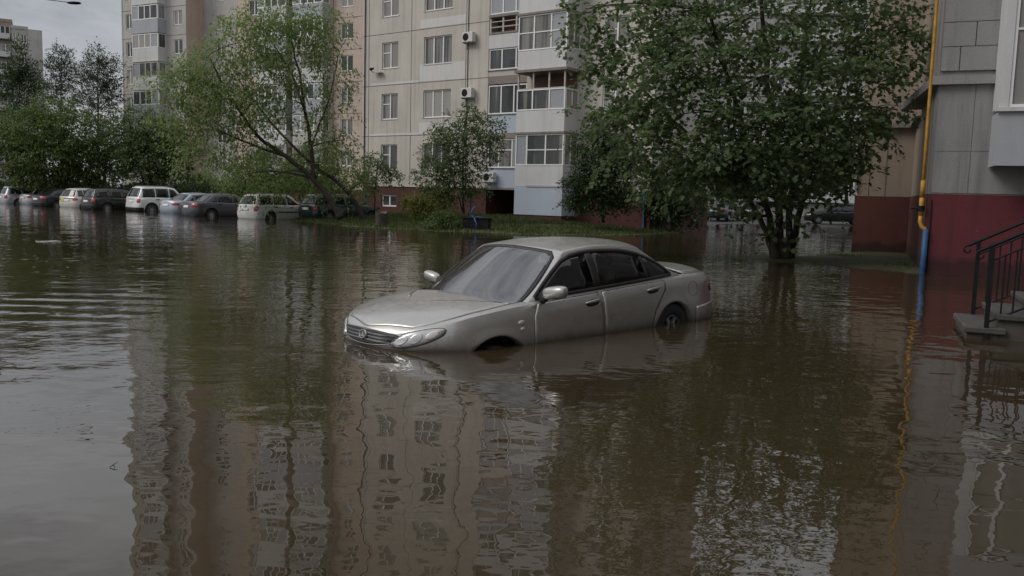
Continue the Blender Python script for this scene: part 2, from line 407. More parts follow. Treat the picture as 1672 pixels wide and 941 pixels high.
def ground_h(x, y):
    P = np.stack([x, y], 1)
    d = sdist(P, LAND) + .35 * wob(x, y, 1.6, 3)
    h = np.where(d > 0, np.minimum(.42, .055 * d), np.maximum(-.5, .055 * d))
    right = np.clip((x - 9) / 4, 0, 1)
    h = np.where(d > 0, h * (1 - .72 * right), h)
    lane = np.clip((-9 - x) / 3, 0, 1) * np.clip((d + 14) / 6, 0, 1)
    h = np.where(lane > 0, np.maximum(h, -.5 + .25 * lane), h)
    d2 = sdist(P, MOUND) + .15 * wob(x, y, 3.0, 5)
    h2 = np.where(d2 > 0, np.minimum(.07, .09 * d2), np.maximum(-.5, .12 * d2))
    return np.maximum(h, h2) + .012 * wob(x, y, 5.0, 9) * (np.maximum(h, h2) > -.2)
def grid_sheet(name, xs, ys, zf, mat):
    X, Y = np.meshgrid(xs, ys); n, m = X.shape
    x, y = X.ravel(), Y.ravel()
    z = zf(x, y)
    i = (np.arange(n - 1)[:, None] * m + np.arange(m - 1)[None]).ravel()
    return mesh_obj(name, np.stack([x, y, z], 1), np.stack([i, i + 1, i + m + 1, i + m], 1), mat, smooth=True)
gm, nt, b, out = new_mat('ground'); L = nt.links.new
ge = N(nt, 'ShaderNodeNewGeometry')
n1 = N(nt, 'ShaderNodeTexNoise', i_Scale=0.8, i_Detail=7.0, i_Roughness=0.65); L(ge.outputs['Position'], n1.inputs['Vector'])
n2 = N(nt, 'ShaderNodeTexNoise', i_Scale=9.0, i_Detail=5.0, i_Roughness=0.7); L(ge.outputs['Position'], n2.inputs['Vector'])
cr = N(nt, 'ShaderNodeValToRGB'); e = cr.color_ramp.elements
e[0].position = 0.38; e[0].color = (0.055, 0.04, 0.026, 1)
e[1].position = 0.56; e[1].color = (0.055, 0.075, 0.022, 1)
L(n1.outputs['Fac'], cr.inputs['Fac'])
hs = N(nt, 'ShaderNodeHueSaturation'); L(cr.outputs['Color'], hs.inputs['Color'])
mr = N(nt, 'ShaderNodeMapRange', i_From_Min=.3, i_From_Max=.7, i_To_Min=.6, i_To_Max=1.4); L(n2.outputs['Fac'], mr.inputs['Value']); L(mr.outputs['Result'], hs.inputs['Value'])
L(hs.outputs['Color'], b.inputs['Base Color']); b.inputs['Roughness'].default_value = .9
bp = N(nt, 'ShaderNodeBump', i_Distance=.04); L(n2.outputs['Fac'], bp.inputs['Height']); L(bp.outputs['Normal'], b.inputs['Normal'])
xs = np.concatenate([[-600, -300, -150, -90], np.arange(-66, 46, .5), [60, 90, 150, 300, 600]])
ys = np.concatenate([[-300, -100, -30], np.arange(2, 100, .5), [120, 160, 260, 600, 1200]])
g = grid_sheet('ground', xs, ys, ground_h, gm); tag(g, kind='structure')

# asphalt lane behind the bank on the right, a thin sheet draped on the ground
am = simple('asphalt', (0.06, 0.057, 0.054), 0.7, noise=0.3, nscale=2.0, bump=.004, bscale=60)
rx, ry = np.arange(8.6, 46, .6), np.arange(0, 14.1, .7)
def lane_y(x): return 44 + (x - 8.6) * 1.55 - np.maximum(0, x - 18) * 1.35
Xr, Yr = np.meshgrid(rx, ry); Yw = lane_y(Xr) + Yr
n_, m_ = Xr.shape; i_ = (np.arange(n_ - 1)[:, None] * m_ + np.arange(m_ - 1)[None]).ravel()
zz = ground_h(Xr.ravel(), Yw.ravel()) + .02
rd = mesh_obj('road', np.stack([Xr.ravel(), Yw.ravel(), zz], 1), np.stack([i_, i_ + 1, i_ + m_ + 1, i_ + m_], 1), am, smooth=True); tag(rd, kind='structure')

# flood water
wm_, nt, b, out = new_mat('flood_water'); L = nt.links.new
ge = N(nt, 'ShaderNodeNewGeometry')
def noise_h(scale, stretch, detail, amp, rough=.5, dist=0.0, off=0.0):
    mp = N(nt, 'ShaderNodeMapping'); mp.inputs['Scale'].default_value = stretch; mp.inputs['Location'].default_value = (off, off * .7, 0)
    L(ge.outputs['Position'], mp.inputs['Vector'])
    n = N(nt, 'ShaderNodeTexNoise', i_Scale=scale, i_Detail=detail, i_Roughness=rough, i_Distortion=dist); L(mp.outputs['Vector'], n.inputs['Vector'])
    m = N(nt, 'ShaderNodeMath', operation='MULTIPLY'); L(n.outputs['Fac'], m.inputs[0]); m.inputs[1].default_value = amp
    return m.outputs[0]
def madd(a, b_):
    m = N(nt, 'ShaderNodeMath', operation='ADD'); L(a, m.inputs[0]); L(b_, m.inputs[1]); return m.outputs[0]
def mmul(a, b_):
    m = N(nt, 'ShaderNodeMath', operation='MULTIPLY'); L(a, m.inputs[0])
    if isinstance(b_, (int, float)): m.inputs[1].default_value = b_
    else: L(b_, m.inputs[1])
    return m.outputs[0]
def patch_mask(scale, lo, hi, a, b_, off=0.0):
    mp = N(nt, 'ShaderNodeMapping'); mp.inputs['Location'].default_value = (off, off, 0); L(ge.outputs['Position'], mp.inputs['Vector'])
    n = N(nt, 'ShaderNodeTexNoise', i_Scale=scale, i_Detail=2.0); L(mp.outputs['Vector'], n.inputs['Vector'])
    r = N(nt, 'ShaderNodeMapRange', i_From_Min=lo, i_From_Max=hi, i_To_Min=a, i_To_Max=b_); L(n.outputs['Fac'], r.inputs['Value']); return r.outputs['Result']
def spot(cx, cy, rx_, ry_):
    mp = N(nt, 'ShaderNodeMapping'); mp.vector_type = 'POINT'
    mp.inputs['Location'].default_value = (-cx / rx_, -cy / ry_, 0); mp.inputs['Scale'].default_value = (1 / rx_, 1 / ry_, 0)
    L(ge.outputs['Position'], mp.inputs['Vector'])
    ln = N(nt, 'ShaderNodeVectorMath', operation='LENGTH'); L(mp.outputs['Vector'], ln.inputs[0])
    r = N(nt, 'ShaderNodeMapRange', interpolation_type='SMOOTHSTEP', i_From_Min=0.25, i_From_Max=1.0, i_To_Min=1.0, i_To_Max=0.0); L(ln.outputs['Value'], r.inputs['Value'])
    return r.outputs['Result']
sy_ = N(nt, 'ShaderNodeSeparateXYZ'); L(ge.outputs['Position'], sy_.inputs[0])
nf_ = N(nt, 'ShaderNodeMapRange', interpolation_type='SMOOTHSTEP', i_From_Min=3.2, i_From_Max=10.5, i_To_Min=.52, i_To_Max=1.0); L(sy_.outputs['Y'], nf_.inputs['Value'])
near = nf_.outputs['Result']      # calmer in the lee near the shore where the picture was taken
h = noise_h(1.1, (1, 1, 1), 1.0, 0.010)
h = madd(h, mmul(mmul(noise_h(2.6, (1, 1.1, 1), 1.5, 0.0088, off=5), patch_mask(.5, .35, .6, .45, 1.2)), near))
h = madd(h, mmul(mmul(noise_h(7.5, (.8, 1.15, 1), 1.5, 0.0034, off=9), patch_mask(.35, .40, .62, .2, 1.1, 3)), near))
h = madd(h, mmul(noise_h(9.0, (.7, 1.3, 1), 2.0, 0.0026, off=14), spot(-3.0, 7.6, 3.2, 2.6)))
h = madd(h, mmul(noise_h(6.5, (.6, 1.5, 1), 2.0, 0.0030, off=17), spot(2.6, 8.6, 2.4, 1.8)))
# long low ripples running across the view, strongest left of the car
wv = N(nt, 'ShaderNodeTexWave', wave_type='BANDS', bands_direction='Y', wave_profile='SIN', i_Scale=0.5, i_Distortion=6.5, i_Detail=2.5, i_Detail_Scale=0.35)
mpw = N(nt, 'ShaderNodeMapping'); mpw.inputs['Rotation'].default_value = (0, 0, R(-6)); mpw.inputs['Scale'].default_value = (.55, 1.0, 1); L(ge.outputs['Position'], mpw.inputs['Vector']); L(mpw.outputs['Vector'], wv.inputs['Vector'])
h = madd(h, mmul(mmul(mmul(wv.outputs['Fac'], 0.0065), patch_mask(.45, .35, .6, .25, 1.2, 7)), spot(-6.2, 10.2, 4.6, 3.2)))
h = madd(h, mmul(noise_h(3.2, (.35, 1.5, 1), 2.0, 0.006, off=21), spot(-4, 15, 12, 8)))
h = madd(h, mmul(noise_h(3.0, (.4, 1.4, 1), 2.0, 0.0045, off=31), spot(7, 14, 7, 7)))
bp = N(nt, 'ShaderNodeBump', i_Strength=1.0, i_Distance=1.0); L(h, bp.inputs['Height'])
L(bp.outputs['Normal'], b.inputs['Normal'])
b.inputs['Base Color'].default_value = (0.062, 0.042, 0.026, 1)
tn = N(nt, 'ShaderNodeTexNoise', i_Scale=0.35, i_Detail=3.0); L(ge.outputs['Position'], tn.inputs['Vector'])
tr_ = N(nt, 'ShaderNodeValToRGB'); e = tr_.color_ramp.elements
e[0].position = .35; e[0].color = (0.033, 0.025, 0.012, 1); e[1].position = .7; e[1].color = (0.047, 0.034, 0.020, 1)
L(tn.outputs['Fac'], tr_.inputs['Fac']); L(tr_.outputs['Color'], b.inputs['Base Color'])
b.inputs['Roughness'].default_value = 0.015; b.inputs['IOR'].default_value = 1.55
wa = grid_sheet('water', np.linspace(-110, 80, 40), np.linspace(-40, 90, 30), lambda x, y: np.zeros(len(x)), wm_); tag(wa, kind='structure')
#@@BUILD
# ------------------------------------------------------------------ buildings
def wall_holes(mb, x0, x1, z0, z1, holes, y=0.0, dep=0.14, m=0):
    xs = sorted({x0, x1, *[v for h in holes for v in h[:2] if x0 < v < x1]}); zs = sorted({z0, z1, *[v for h in holes for v in h[2:4] if z0 < v < z1]})
    for a, b in zip(xs, xs[1:]):
        run = None
        for c, d in zip(zs, zs[1:]):
            mx_, mz_ = (a + b) / 2, (c + d) / 2
            hole = any(h[0] < mx_ < h[1] and h[2] < mz_ < h[3] for h in holes)
            if not hole: run = (run[0], d) if run else (c, d)
            if (hole or d == zs[-1]) and run:
                mb.add([(a, y, run[0]), (b, y, run[0]), (b, y, run[1]), (a, y, run[1])], [(0, 1, 2, 3)], m); run = None
    for xa, xb, za, zb in [h[:4] for h in holes]:
        Y = y + dep
        mb.add([(xa, y, za), (xa, y, zb), (xa, Y, zb), (xa, Y, za)], [(0, 1, 2, 3)], m)
        mb.add([(xb, y, za), (xb, Y, za), (xb, Y, zb), (xb, y, zb)], [(0, 1, 2, 3)], m)
        mb.add([(xa, y, zb), (xb, y, zb), (xb, Y, zb), (xa, Y, zb)], [(0, 1, 2, 3)], m)
        mb.add([(xa, y, za), (xa, Y, za), (xb, Y, za), (xb, y, za)], [(0, 1, 2, 3)], m)


def window(parent, xa, xb, y, za, zb, cols=2, rows=None, rz=0.0, frame='white_frame', pane='pane', t=0.06, dep=0.07, sill=True, name='window', pale=None):
    """frame in its own local x-z plane; the pane is its child, the sill too"""
    W, H = xb - xa, zb - za
    mb = MB()
    mb.box(0, t, 0, dep, 0, H); mb.box(W - t, W, 0, dep, 0, H); mb.box(t, W - t, 0, dep, 0, t); mb.box(t, W - t, 0, dep, H - t, H)
    if isinstance(cols, int): cuts = [W * k / cols for k in range(1, cols)]
    else: cuts = [W * c for c in cols]
    for c in cuts: mb.box(c - t * .6, c + t * .6, 0.004, dep - .004, t, H - t)
    for r in (rows or []):
        edges = [t] + [c for c in cuts] + [W - t]
        for q, (a, b_) in enumerate(zip(edges, edges[1:])):
            if len(r) > 1 and q not in r[1]: continue
            mb.box(a + (t * .6 if q else 0), b_ - (t * .6 if q < len(edges) - 2 else 0), 0.008, dep - .008, H * r[0] - t * .4, H * r[0] + t * .4)
    o = mb.build(name, M[frame], parent); o.location = (xa, y, za); o.rotation_euler = (0, 0, rz)
    pm = MB()
    edges = [0] + cuts + [W]
    for q, (a, b_) in enumerate(zip(edges, edges[1:])):
        pm.box(a + .02, b_ - .02, dep * .5, dep * .5 + .012, .02, H - .02, 1 if pale and q in pale else 0)
    pm.build('pane', [M[pane], M['pane_pale']], o)
    if sill:
        sm = MB(); sm.box(-.05, W + .05, -.09, dep, -.035, -.002); sm.build('sill', M['metal_grey'] if frame == 'white_frame' else M['slab'], o)
    return o


def boxpart(name, mat, parent, *bx, bev=0.0):
    mb = MB()
    for b_ in bx: mb.box(*b_, bev=bev)
    return mb.build(name, M[mat], parent)


# ---- the near panel block with the loggia and balcony columns
YAW1 = math.atan(-.729)
nb = empty('apartment_block', (0, 43.44, 0), YAW1, 'cream panel apartment block with dark red plinth and glazed balconies behind the stranded silver car', 'building')
F0, FH, NF = 1.85, 2.8, 9
ZT = F0 + NF * FH + .4
X0, X1 = -10.93, 7.6
wins = []
for k in range(NF):
    z = F0 + k * FH + .87
    wins += [(-9.41, -8.16, z, z + 1.42, 'n'), (-6.27, -4.31, z, z + 1.46, 'w'), (4.9, 6.2, z, z + 1.42, 'n')]
LAx = (-1.86, .58)
mb = MB()
wall_holes(mb, X0, X1, F0 - .05, ZT, [h[:4] for h in wins] + [(LAx[0], LAx[1], F0 - .06, ZT - .5)])
mb.box(X0, LAx[0], .15, 6.5, F0 - .04, ZT); mb.box(LAx[1], X1, .15, 6.5, F0 - .04, ZT); mb.box(LAx[0], LAx[1], 1.3, 6.5, F0 - .04, ZT)
mb.build('wall', M['wall_cream'], nb)
mb = MB()
bh = (-9.38, -8.22, .68, 1.33)
wall_holes(mb, X0 + .02, LAx[0], -.3, F0 - .05, [bh], y=.05, dep=.12)
mb.box(LAx[1], X1 - .02, .05, .149, -.3, F0 - .052)
mb.box(X0 + .02, LAx[0], .18, 6.48, -.3, F0 - .05); mb.box(LAx[1], X1 - .02, .15, 6.48, -.3, F0 - .05); mb.box(LAx[0], LAx[1], 3.2, 6.48, -.3, F0 - .05)
mb.build('plinth', M['plinth_red'], nb)
boxpart('cornice', 'wall_patch', nb, (X0 - .1, X1 + .1, -.12, 6.6, ZT + .003, ZT + .35))
window(nb, bh[0], bh[1], .12, bh[2], bh[3], 2, sill=False, t=.07, pane='pane_dark')
for xa, xb, za, zb, kind in wins:
    window(nb, xa, xb, .07, za, zb, [.5] if kind == 'n' else [.333, .667], rows=None if kind == 'w' else [(.6, (0,))])
mb = MB()
for k in range(1, NF):
    z = F0 + k * FH - .06
    mb.box(X0, LAx[0] - .01, -.004, .0, z, z + .035); mb.box(3.9, X1, -.004, 0, z, z + .035)
for x in (-10.45, -7.2, -3.36): mb.box(x, x + .04, -.0045, 0, F0 + .02, ZT - .02)
mb.build('panel_joint', M['joint'], nb)
rp = np.random.default_rng(4)
for k in range(1, NF):
    z = F0 + k * FH
    d_ = (.35, .62, .9, .45, .7, .3, .55, .4, .6)[k]
    if k < 4 or rp.random() < .7: boxpart('paint_patch', 'wall_patch', nb, (-6.55, -3.4, -.006, -.0005, z + .0, z + d_))
    if k < 3: boxpart('paint_patch', 'wall_patch', nb, (-10.3, -6.6, -.0065, -.0005, z - .02, z + .1))
mb = MB()
mb.tube([(-3.2, -.03, F0), (-3.18, -.03, ZT)], .018, 6)
mb.tube([(-10.72, -.05, F0 - .1), (-10.70, -.05, ZT)], .03, 6)
mb.build('cable', M['metal_dark'], nb)
# loggia column, flush with the wall
boxpart('loggia_slab', 'slab', nb, (LAx[0] - .02, LAx[1] + .02, -.03, .05, F0 - .1, F0))
for z0_, z1_, y_ in ((4.32, 4.6, .0), (7.05, 7.45, .01), (10.36, 10.46, -.03), (9.52, 9.61, -.03)): boxpart('loggia_slab', 'slab', nb, (LAx[0], LAx[1], y_, 1.25, z0_, z1_))
boxpart('loggia_panel', 'panel_blue', nb, (LAx[0] + .01, LAx[1] - .01, .02, .09, F0 + .004, 2.84))
boxpart('loggia_panel', 'panel_blue', nb, (LAx[0] + .01, LAx[1] - .01, .02, .09, 4.602, 5.52))
boxpart('loggia_panel', 'wall_cream', nb, (LAx[0] + .01, LAx[1] - .01, .02, .09, 7.14, 7.72))
boxpart('loggia_panel', 'panel_white', nb, (LAx[0] + .01, LAx[1] - .01, .0, .09, 8.82, 9.51))
window(nb, LAx[0] + .05, LAx[1] - .02, .05, 2.86, 4.3, [.30, .65], rows=[(.62, (1,))], pale=(2,), sill=True)
window(nb, LAx[0] + .02, LAx[1] - .02, .05, 5.56, 7.0, [.333, .667], sill=True)
window(nb, LAx[0] + .02, LAx[1] - .02, .05, 7.76, 8.8, [.333, .70], sill=True)
mb = MB()
for x in (LAx[0] + .02, -1.05, -.22, LAx[1] - .12): mb.box(x, x + .09, .03, .1, 9.62, 10.35)
mb.box(LAx[0], LAx[1], .04, .08, 9.85, 9.9); mb.box(LAx[0], LAx[1], .04, .08, 10.12, 10.16)
mb.build('loggia_rail', M['old_frame'], nb)
boxpart('loggia_back', 'brown_in', nb, (LAx[0], LAx[1], .75, .8, 9.61, 10.36))
window(nb, LAx[0] + .02, LAx[1] - .02, .05, 10.5, 12.0, [.333, .667], pale=(0, 1, 2), sill=True)
for k in range(4, NF):
    z = F0 + k * FH
    boxpart('loggia_panel', ('panel_white', 'wall_cream', 'panel_blue')[k % 3], nb, (LAx[0] + .01, LAx[1] - .01, .02, .09, z - .75, z + .75))
    window(nb, LAx[0] + .02, LAx[1] - .02, .05, z + .78, z + 2.02, [.333, .667], frame='white_frame' if k % 2 else 'old_frame')
# projecting balcony column
BX0, BX1, BY = .86, 3.62, -1.2
def bal_box(z0, z1, mat, name='balcony_panel'):
    boxpart(name, mat, nb, (BX0, BX1, BY, BY + .06, z0, z1), (BX0, BX0 + .06, BY + .06, -.001, z0, z1), (BX1 - .06, BX1, BY + .06, -.001, z0, z1))
def bal_glass(z0, z1, cols, rows=None, pale=None, frame='white_frame'):
    window(nb, BX0, BX1, BY, z0, z1, cols, rows=rows, pale=pale, sill=False, frame=frame)
    window(nb, BX1, BX1 + 1.12, BY + .08, z0, z1, 2, rz=math.pi / 2, sill=False, frame=frame)
    window(nb, BX0, BX0 + 1.12, -.02, z0, z1, 2, rz=-math.pi / 2, sill=False, frame=frame)
def bal_slab(z0, z1, mat='slab', o=.06): boxpart('balcony_slab', mat, nb, (BX0 - o, BX1 + o, BY - o, -.002, z0, z1))
boxpart('balcony_footing', 'plinth_red', nb, (BX0 + .03, BX1 - .03, BY + .04, -.01, -.3, .56))
boxpart('balcony_skirt', 'panel_blue', nb, (BX0, BX1, BY, -.003, .57, 1.93))
boxpart('balcony_trim', 'panel_grey', nb, (BX0 + .7, BX1 - .01, BY - .03, BY - .002, 1.9, 1.98))
bal_box(1.935, 2.9, 'panel_white'); bal_glass(2.92, 4.4, [.24, .63], rows=[(.5, (1, 2))], pale=(0,))
bal_slab(4.41, 4.5); bal_box(4.503, 5.5, 'panel_white'); bal_glass(5.52, 6.5, [.33, .68], pale=(2,))
boxpart('balcony_back', 'brown_in', nb, (BX0 + .1, BX1 - .1, -.12, -.06, 6.51, 7.3))
mb = MB()
for x in (BX0 + .02, 1.75, 2.65, BX1 - .1): mb.box(x, x + .07, BY + .02, BY + .09, 6.52, 7.28)
mb.box(BX0, BX1, BY, BY + .1, 6.505, 6.55)
mb.build('balcony_rail', M['old_frame'], nb)
bal_slab(7.3, 7.42, 'slab', .12); bal_box(7.423, 8.3, 'panel_white'); bal_glass(8.32, 9.95, [.33, .68], rows=[(.5,)], pale=(2,))
bal_slab(9.96, 10.06)
for k in range(3, NF):
    z = F0 + k * FH + (.0 if k > 3 else 0)
    bal_box(10.062 if k == 3 else z + .003, z + .9, ('panel_white', 'panel_grey', 'wall_patch')[k % 3]); bal_glass(z + .92, z + 2.6, [.33, .68], pale=(k % 3, (k + 1) % 3) if k != 5 else None); bal_slab(z + 2.62, z + 2.795)
boxpart('drainpipe', 'pipe_blue', nb, (7.28, 7.36, -.09, -.01, -.2, F0))
boxpart('drainpipe', 'pipe_blue', nb, (-10.66, -10.60, -.08, .04, -.2, F0 - .1))

# air conditioners and a small dish hanging on that wall
def ac_unit(x, z, label):
    o = empty('air_conditioner', (0, 43.44, 0), YAW1, label, 'air conditioner', 'air conditioners on the panel block')
    q = Matrix.Rotation(YAW1, 4, 'Z') @ Vector((x, 0, z)); o.location = Vector((0, 43.44, 0)) + q
    mb = MB(); mb.box(-.34, .34, -.36, -.08, 0, .5, bev=.02); mb.build('casing', M['ac_white'], o)
    mb = MB(); a = np.linspace(0, 2 * math.pi, 21)
    mb.tube([(-.1, -.365, .25), (-.1, -.372, .25)], [.19, .19], 20); mb.build('fan_grille', M['metal_dark'], o)
    for xx in (-.3, .27): boxpart('bracket', 'metal_grey', o, (xx, xx + .03, -.36, -.001, -.05, -.005), (xx, xx + .03, -.03, -.001, -.3, -.052))
    return o
ac_unit(-3.0, 9.22, 'upper of the two white air conditioner boxes beside the cable on the panel wall')
ac_unit(-3.0, 6.42, 'lower of the two white air conditioner boxes beside the cable on the panel wall')
ac_unit(-1.45, 2.12, 'grey air conditioner fixed below the lowest loggia window behind the small tree')
for o_, z_ in ((-9.9, 8.15),):
    o = empty('satellite_dish', (0, 0, 0), YAW1, 'small camera-like dark bracket unit fixed beside the narrow window of the panel block', 'bracket')
    o.location = Vector((0, 43.44, 0)) + Matrix.Rotation(YAW1, 4, 'Z') @ Vector((o_, 0, z_))
    mb = MB(); mb.tube([(0, 0, 0), (0, -.3, 0), (0.02, -.35, .12)], .025, 6); mb.build('arm', M['metal_grey'], o)
    mb = MB(); mb.tube([(-.02, -.36, .14), (.25, -.42, .16)], [.09, .05], 8); mb.build('head', M['metal_dark'], o)
    mb = MB(); mb.box(.15, .62, -.3, -.02, -.06, -.02); mb.build('shelf', M['ac_white'], o)
o['label'] = 'small bracket with dark lamp head beside the narrow window of the panel block'

# ---- the tall stepped block behind, on the left
YAW2 = math.atan(-.5)
tb = empty('apartment_tower', (0, 70.5, 0), YAW2, 'tall stepped apartment block with pinkish panels standing behind the leaning tree', 'building')
NT, TZ = 16, 3.5
TT = TZ + NT * 2.8 + .6
mbA, mbP = MB(), MB()
holesA, holesR, holesB = [], [], []
for k in range(NT):
    s = TZ - 2.8 * 0 + 2.8 * k
    holesA += [(-45.35, -43.95, s, s + 1.5)]
    holesA += [(-38.5, -37.3, s, s + 1.4)]
    holesR += [(-35.0, -33.8, s - .3, s + 1.1)]
    holesB += [(-28.6, -27.2, s + .25, s + 1.65), (-17.75, -16.35, s + .25, s + 1.65)]
wall_holes(mbA, -46, -36.7, 0, TT, holesA)
mbA.box(-46, -36.72, .15, 14, -.2, TT)
wall_holes(mbA, -36.7, -30, 0, TT, holesR, y=2.2)
mbA.box(-36.7, -30, 2.35, 14, -.2, TT)
mbA.build('wall', M['wall_pale'], tb)
wall_holes(mbP, -30, -11, 0, TT, holesB)
mbP.box(-30, -11, .15, 14, -.2, TT); mbP.box(-36.719, -36.69, .01, 2.19, 0, TT)
mbP.build('wall', M['wall_pink'], tb)
boxpart('plinth', 'plinth_red', tb, (-46.02, -36.68, -.02, -.001, -.2, 1.6), (-36.68, -30.02, 2.16, 2.19, -.2, 1.6), (-30.02, -11, -.02, -.001, -.2, 1.6))
for xa, xb, za, zb in holesA: window(tb, xa, xb, .07, za, zb, 2 if xb - xa < 1.3 else 3, t=.08)
for xa, xb, za, zb in holesR: window(tb, xa, xb, 2.27, za, zb, 2, t=.08)
for xa, xb, za, zb in holesB: window(tb, xa, xb, .07, za, zb, 2, t=.08)
mb = MB()
for k in range(NT + 1):
    z = TZ + 2.8 * k - 1.0
    mb.box(-46, -36.7, -.005, 0, z, z + .05); mb.box(-30, -11, -.005, 0, z + .3, z + .35)
for x in (-45.85, -36.78, -15.2, -18.6): mb.box(x, x + .06, -.0055, 0, 1.7, TT)
mb.build('panel_joint', M['joint'], tb)
def tower_balcony(x0, x1, mats, y=-1.0, z_off=0.0):
    for k in range(NT):
        z = TZ - .95 + 2.8 * k + z_off
        boxpart('balcony_panel', mats[k % len(mats)], tb, (x0, x1, y, y + .06, z, z + 1.2), (x1 - .06, x1, y + .062, -.001, z, z + 1.2), (x0, x0 + .06, y + .062, -.001, z, z + 1.2), (x0 - .05, x1 + .05, y - .05, -.002, z - .12, z - .003))
        window(tb, x0, x1, y, z + 1.22, z + 2.62, [.27, .5, .72], sill=False, t=.09, pale=(0,) if k % 2 else (3,), frame='white_frame' if k % 3 else 'old_frame')
        window(tb, x1, x1 + abs(y) - .1, y + .08, z + 1.22, z + 2.62, 1, rz=math.pi / 2, sill=False, t=.07)
tower_balcony(-43.3, -39.6, ('panel_white', 'panel_white', 'panel_grey'), z_off=.3)
tower_balcony(-26.6, -23.2, ('panel_grey', 'panel_white'), z_off=.3)
tower_balcony(-22.4, -19.0, ('panel_white', 'wall_pale', 'panel_grey'), z_off=.3)

# ---- pale block far behind the trees on the left edge
def far_block(name, label, px0, px1, y, ztop, yaw, mat, floors, cols, depth=12.0, stub=None, balc=True):
    a = at(px0, 330, y); b_ = at(px1, 330, y)
    o = empty(name, (a[0], y, 0), yaw, label, 'building')
    r1 = b_[0] / b_[1]; W = (r1 * y - a[0]) / (math.cos(yaw) - r1 * math.sin(yaw))
    fh = (ztop - 1.5) / floors
    holes = []
    for k in range(floors):
        for c in range(cols):
            cx = W * (c + .5) / cols
            ww = min(1.0, W / cols * .36)
            holes.append((cx - ww, cx + ww, 1.5 + fh * k + .9, 1.5 + fh * k + 2.3))
    mb = MB(); wall_holes(mb, 0, W, -.3, ztop, holes); mb.box(0, W, .15, depth, -.3, ztop)
    if stub: mb.box(W + .01, W + stub[0], -.6, depth - 2, -.3, stub[1])
    mb.build('wall', M[mat], o)
    for xa, xb, za, zb in holes: window(o, xa, xb, .07, za, zb, 2, t=.1, sill=False)
    mb = MB()
    for k in range(floors): mb.box(0, W, -.02, 0, 1.5 + fh * k - .05, 1.5 + fh * k + .1)
    mb.build('panel_joint', M['joint'], o)
    if balc:
        for k in range(floors):
            z = 1.5 + fh * k
            boxpart('balcony_panel', 'panel_white', o, (W * .5, W - .3, -.9, -.02, z + .15, z + 1.0))
    boxpart('parapet', mat, o, (-.1, W + .1, -.1, depth + .1, ztop + .004, ztop + .5))
    return o
zt = at(10, 30, 140)[2]
far_block('distant_block', 'tan distant apartment block cut by the left edge above the dark trees', -60, 29, 140, zt, R(29), 'wall_tan', 9, 4, stub=None)
fb = far_block('distant_block', 'lower distant apartment block with narrow tan end wall beside the left edge block', 28.5, 54, 143, at(40, 47, 143)[2], R(29), 'wall_pale', 8, 2, stub=(2.1, at(60, 47, 143)[2]), balc=False)
far_block('distant_block', 'pale apartment block seen through the big green tree across the courtyard', 1090, 1400, 95, 27, R(-4), 'wall_pale', 9, 10)

# ---- the entrance building on the right
YAW3 = R(-22)
C3 = Vector((8.9, 18.5, 0))
rb = empty('entrance_building', C3, YAW3, 'grey and tan panel building with maroon plinth at the right edge', 'building')
def rloc(x, y, z): return C3 + Matrix.Rotation(YAW3, 4, 'Z') @ Vector((x, y, z))
PT = 1.72
TOP = 20
mb = MB(); mb.box(0, 9, 0, 12, PT, TOP); mb.build('wall', M['wall_grey'], rb)
mb = MB(); mb.box(-1.5, -.002, 7.4, 12, PT, TOP); mb.build('wall', M['wall_tan'], rb)
mb = MB(); mb.box(-.03, -.0025, 1.1, 7.39, PT + .01, TOP); mb.build('side_panel', M['wall_tan'], rb)
boxpart('plinth', 'plinth_maroon', rb, (.0, 9, -.05, 12, -.5, PT - .003))
boxpart('plinth', 'plinth_brown', rb, (-.06, -.003, -.048, 7.35, -.5, PT - .004), (-1.56, -.07, 7.352, 12, -.5, PT - .004))
# wall blocks standing slightly proud, with the joints between them
mb = MB()
zs_ = [1.74, 2.62, 4.02]
for za, zb in zip(zs_, zs_[1:]):
    mb.box(.02, .70, -.014, -.001, za + .004, zb - .004, bev=.003); mb.box(.712, 1.9, -.017, -.001, za + .004, zb - .004, bev=.003); mb.box(1.912, 6, -.014, -.001, za + .004, zb - .004, bev=.003)
z = 4.28
for k in range(24):
    h_ = .5
    off = (.35, .62, 1.05, .5)[k % 4]
    mb.box(.02, off, -.05, -.001, z + .006, z + h_ - .006, bev=.005); mb.box(off + .02, 1.45, -.052, -.001, z + .006, z + h_ - .006, bev=.005); mb.box(1.47, 6, -.05, -.001, z + .006, z + h_ - .006, bev=.005)
    z += h_
mb.build('wall_block', M['wall_grey'], rb)
mb = MB()
lq = [(-.13, -.15), (1.25, -.15), (1.25, -.056), (-.036, -.056), (-.036, 5.0), (-.52, 5.0)]
mb.add([(x, y, 4.0) for x, y in lq] + [(x, y, 4.18) for x, y in lq], [(5, 4, 3, 2, 1, 0), (6, 7, 8, 9, 10, 11)] + [(i, (i + 1) % 6, 6 + (i + 1) % 6, 6 + i) for i in range(6)])
mb.build('ledge', M['wall_grey'], rb)
boxpart('ledge', 'slab', rb, (-1.62, -.04, 7.2, 7.396, 3.72, 3.84), (-.2, -.032, 5.2, 7.19, 3.74, 3.86))
mb = MB()
for x in (-1.2, -.75): mb.box(x, x + .02, 7.39, 7.399, PT + .02, 3.7)
mb.build('panel_joint', M['joint'], rb)
mb = MB(); mb.tube([(-1.58, 7.33, 1.9), (-1.58, 7.33, 3.3)], .05, 8); mb.build('downspout', M['panel_white'], rb)
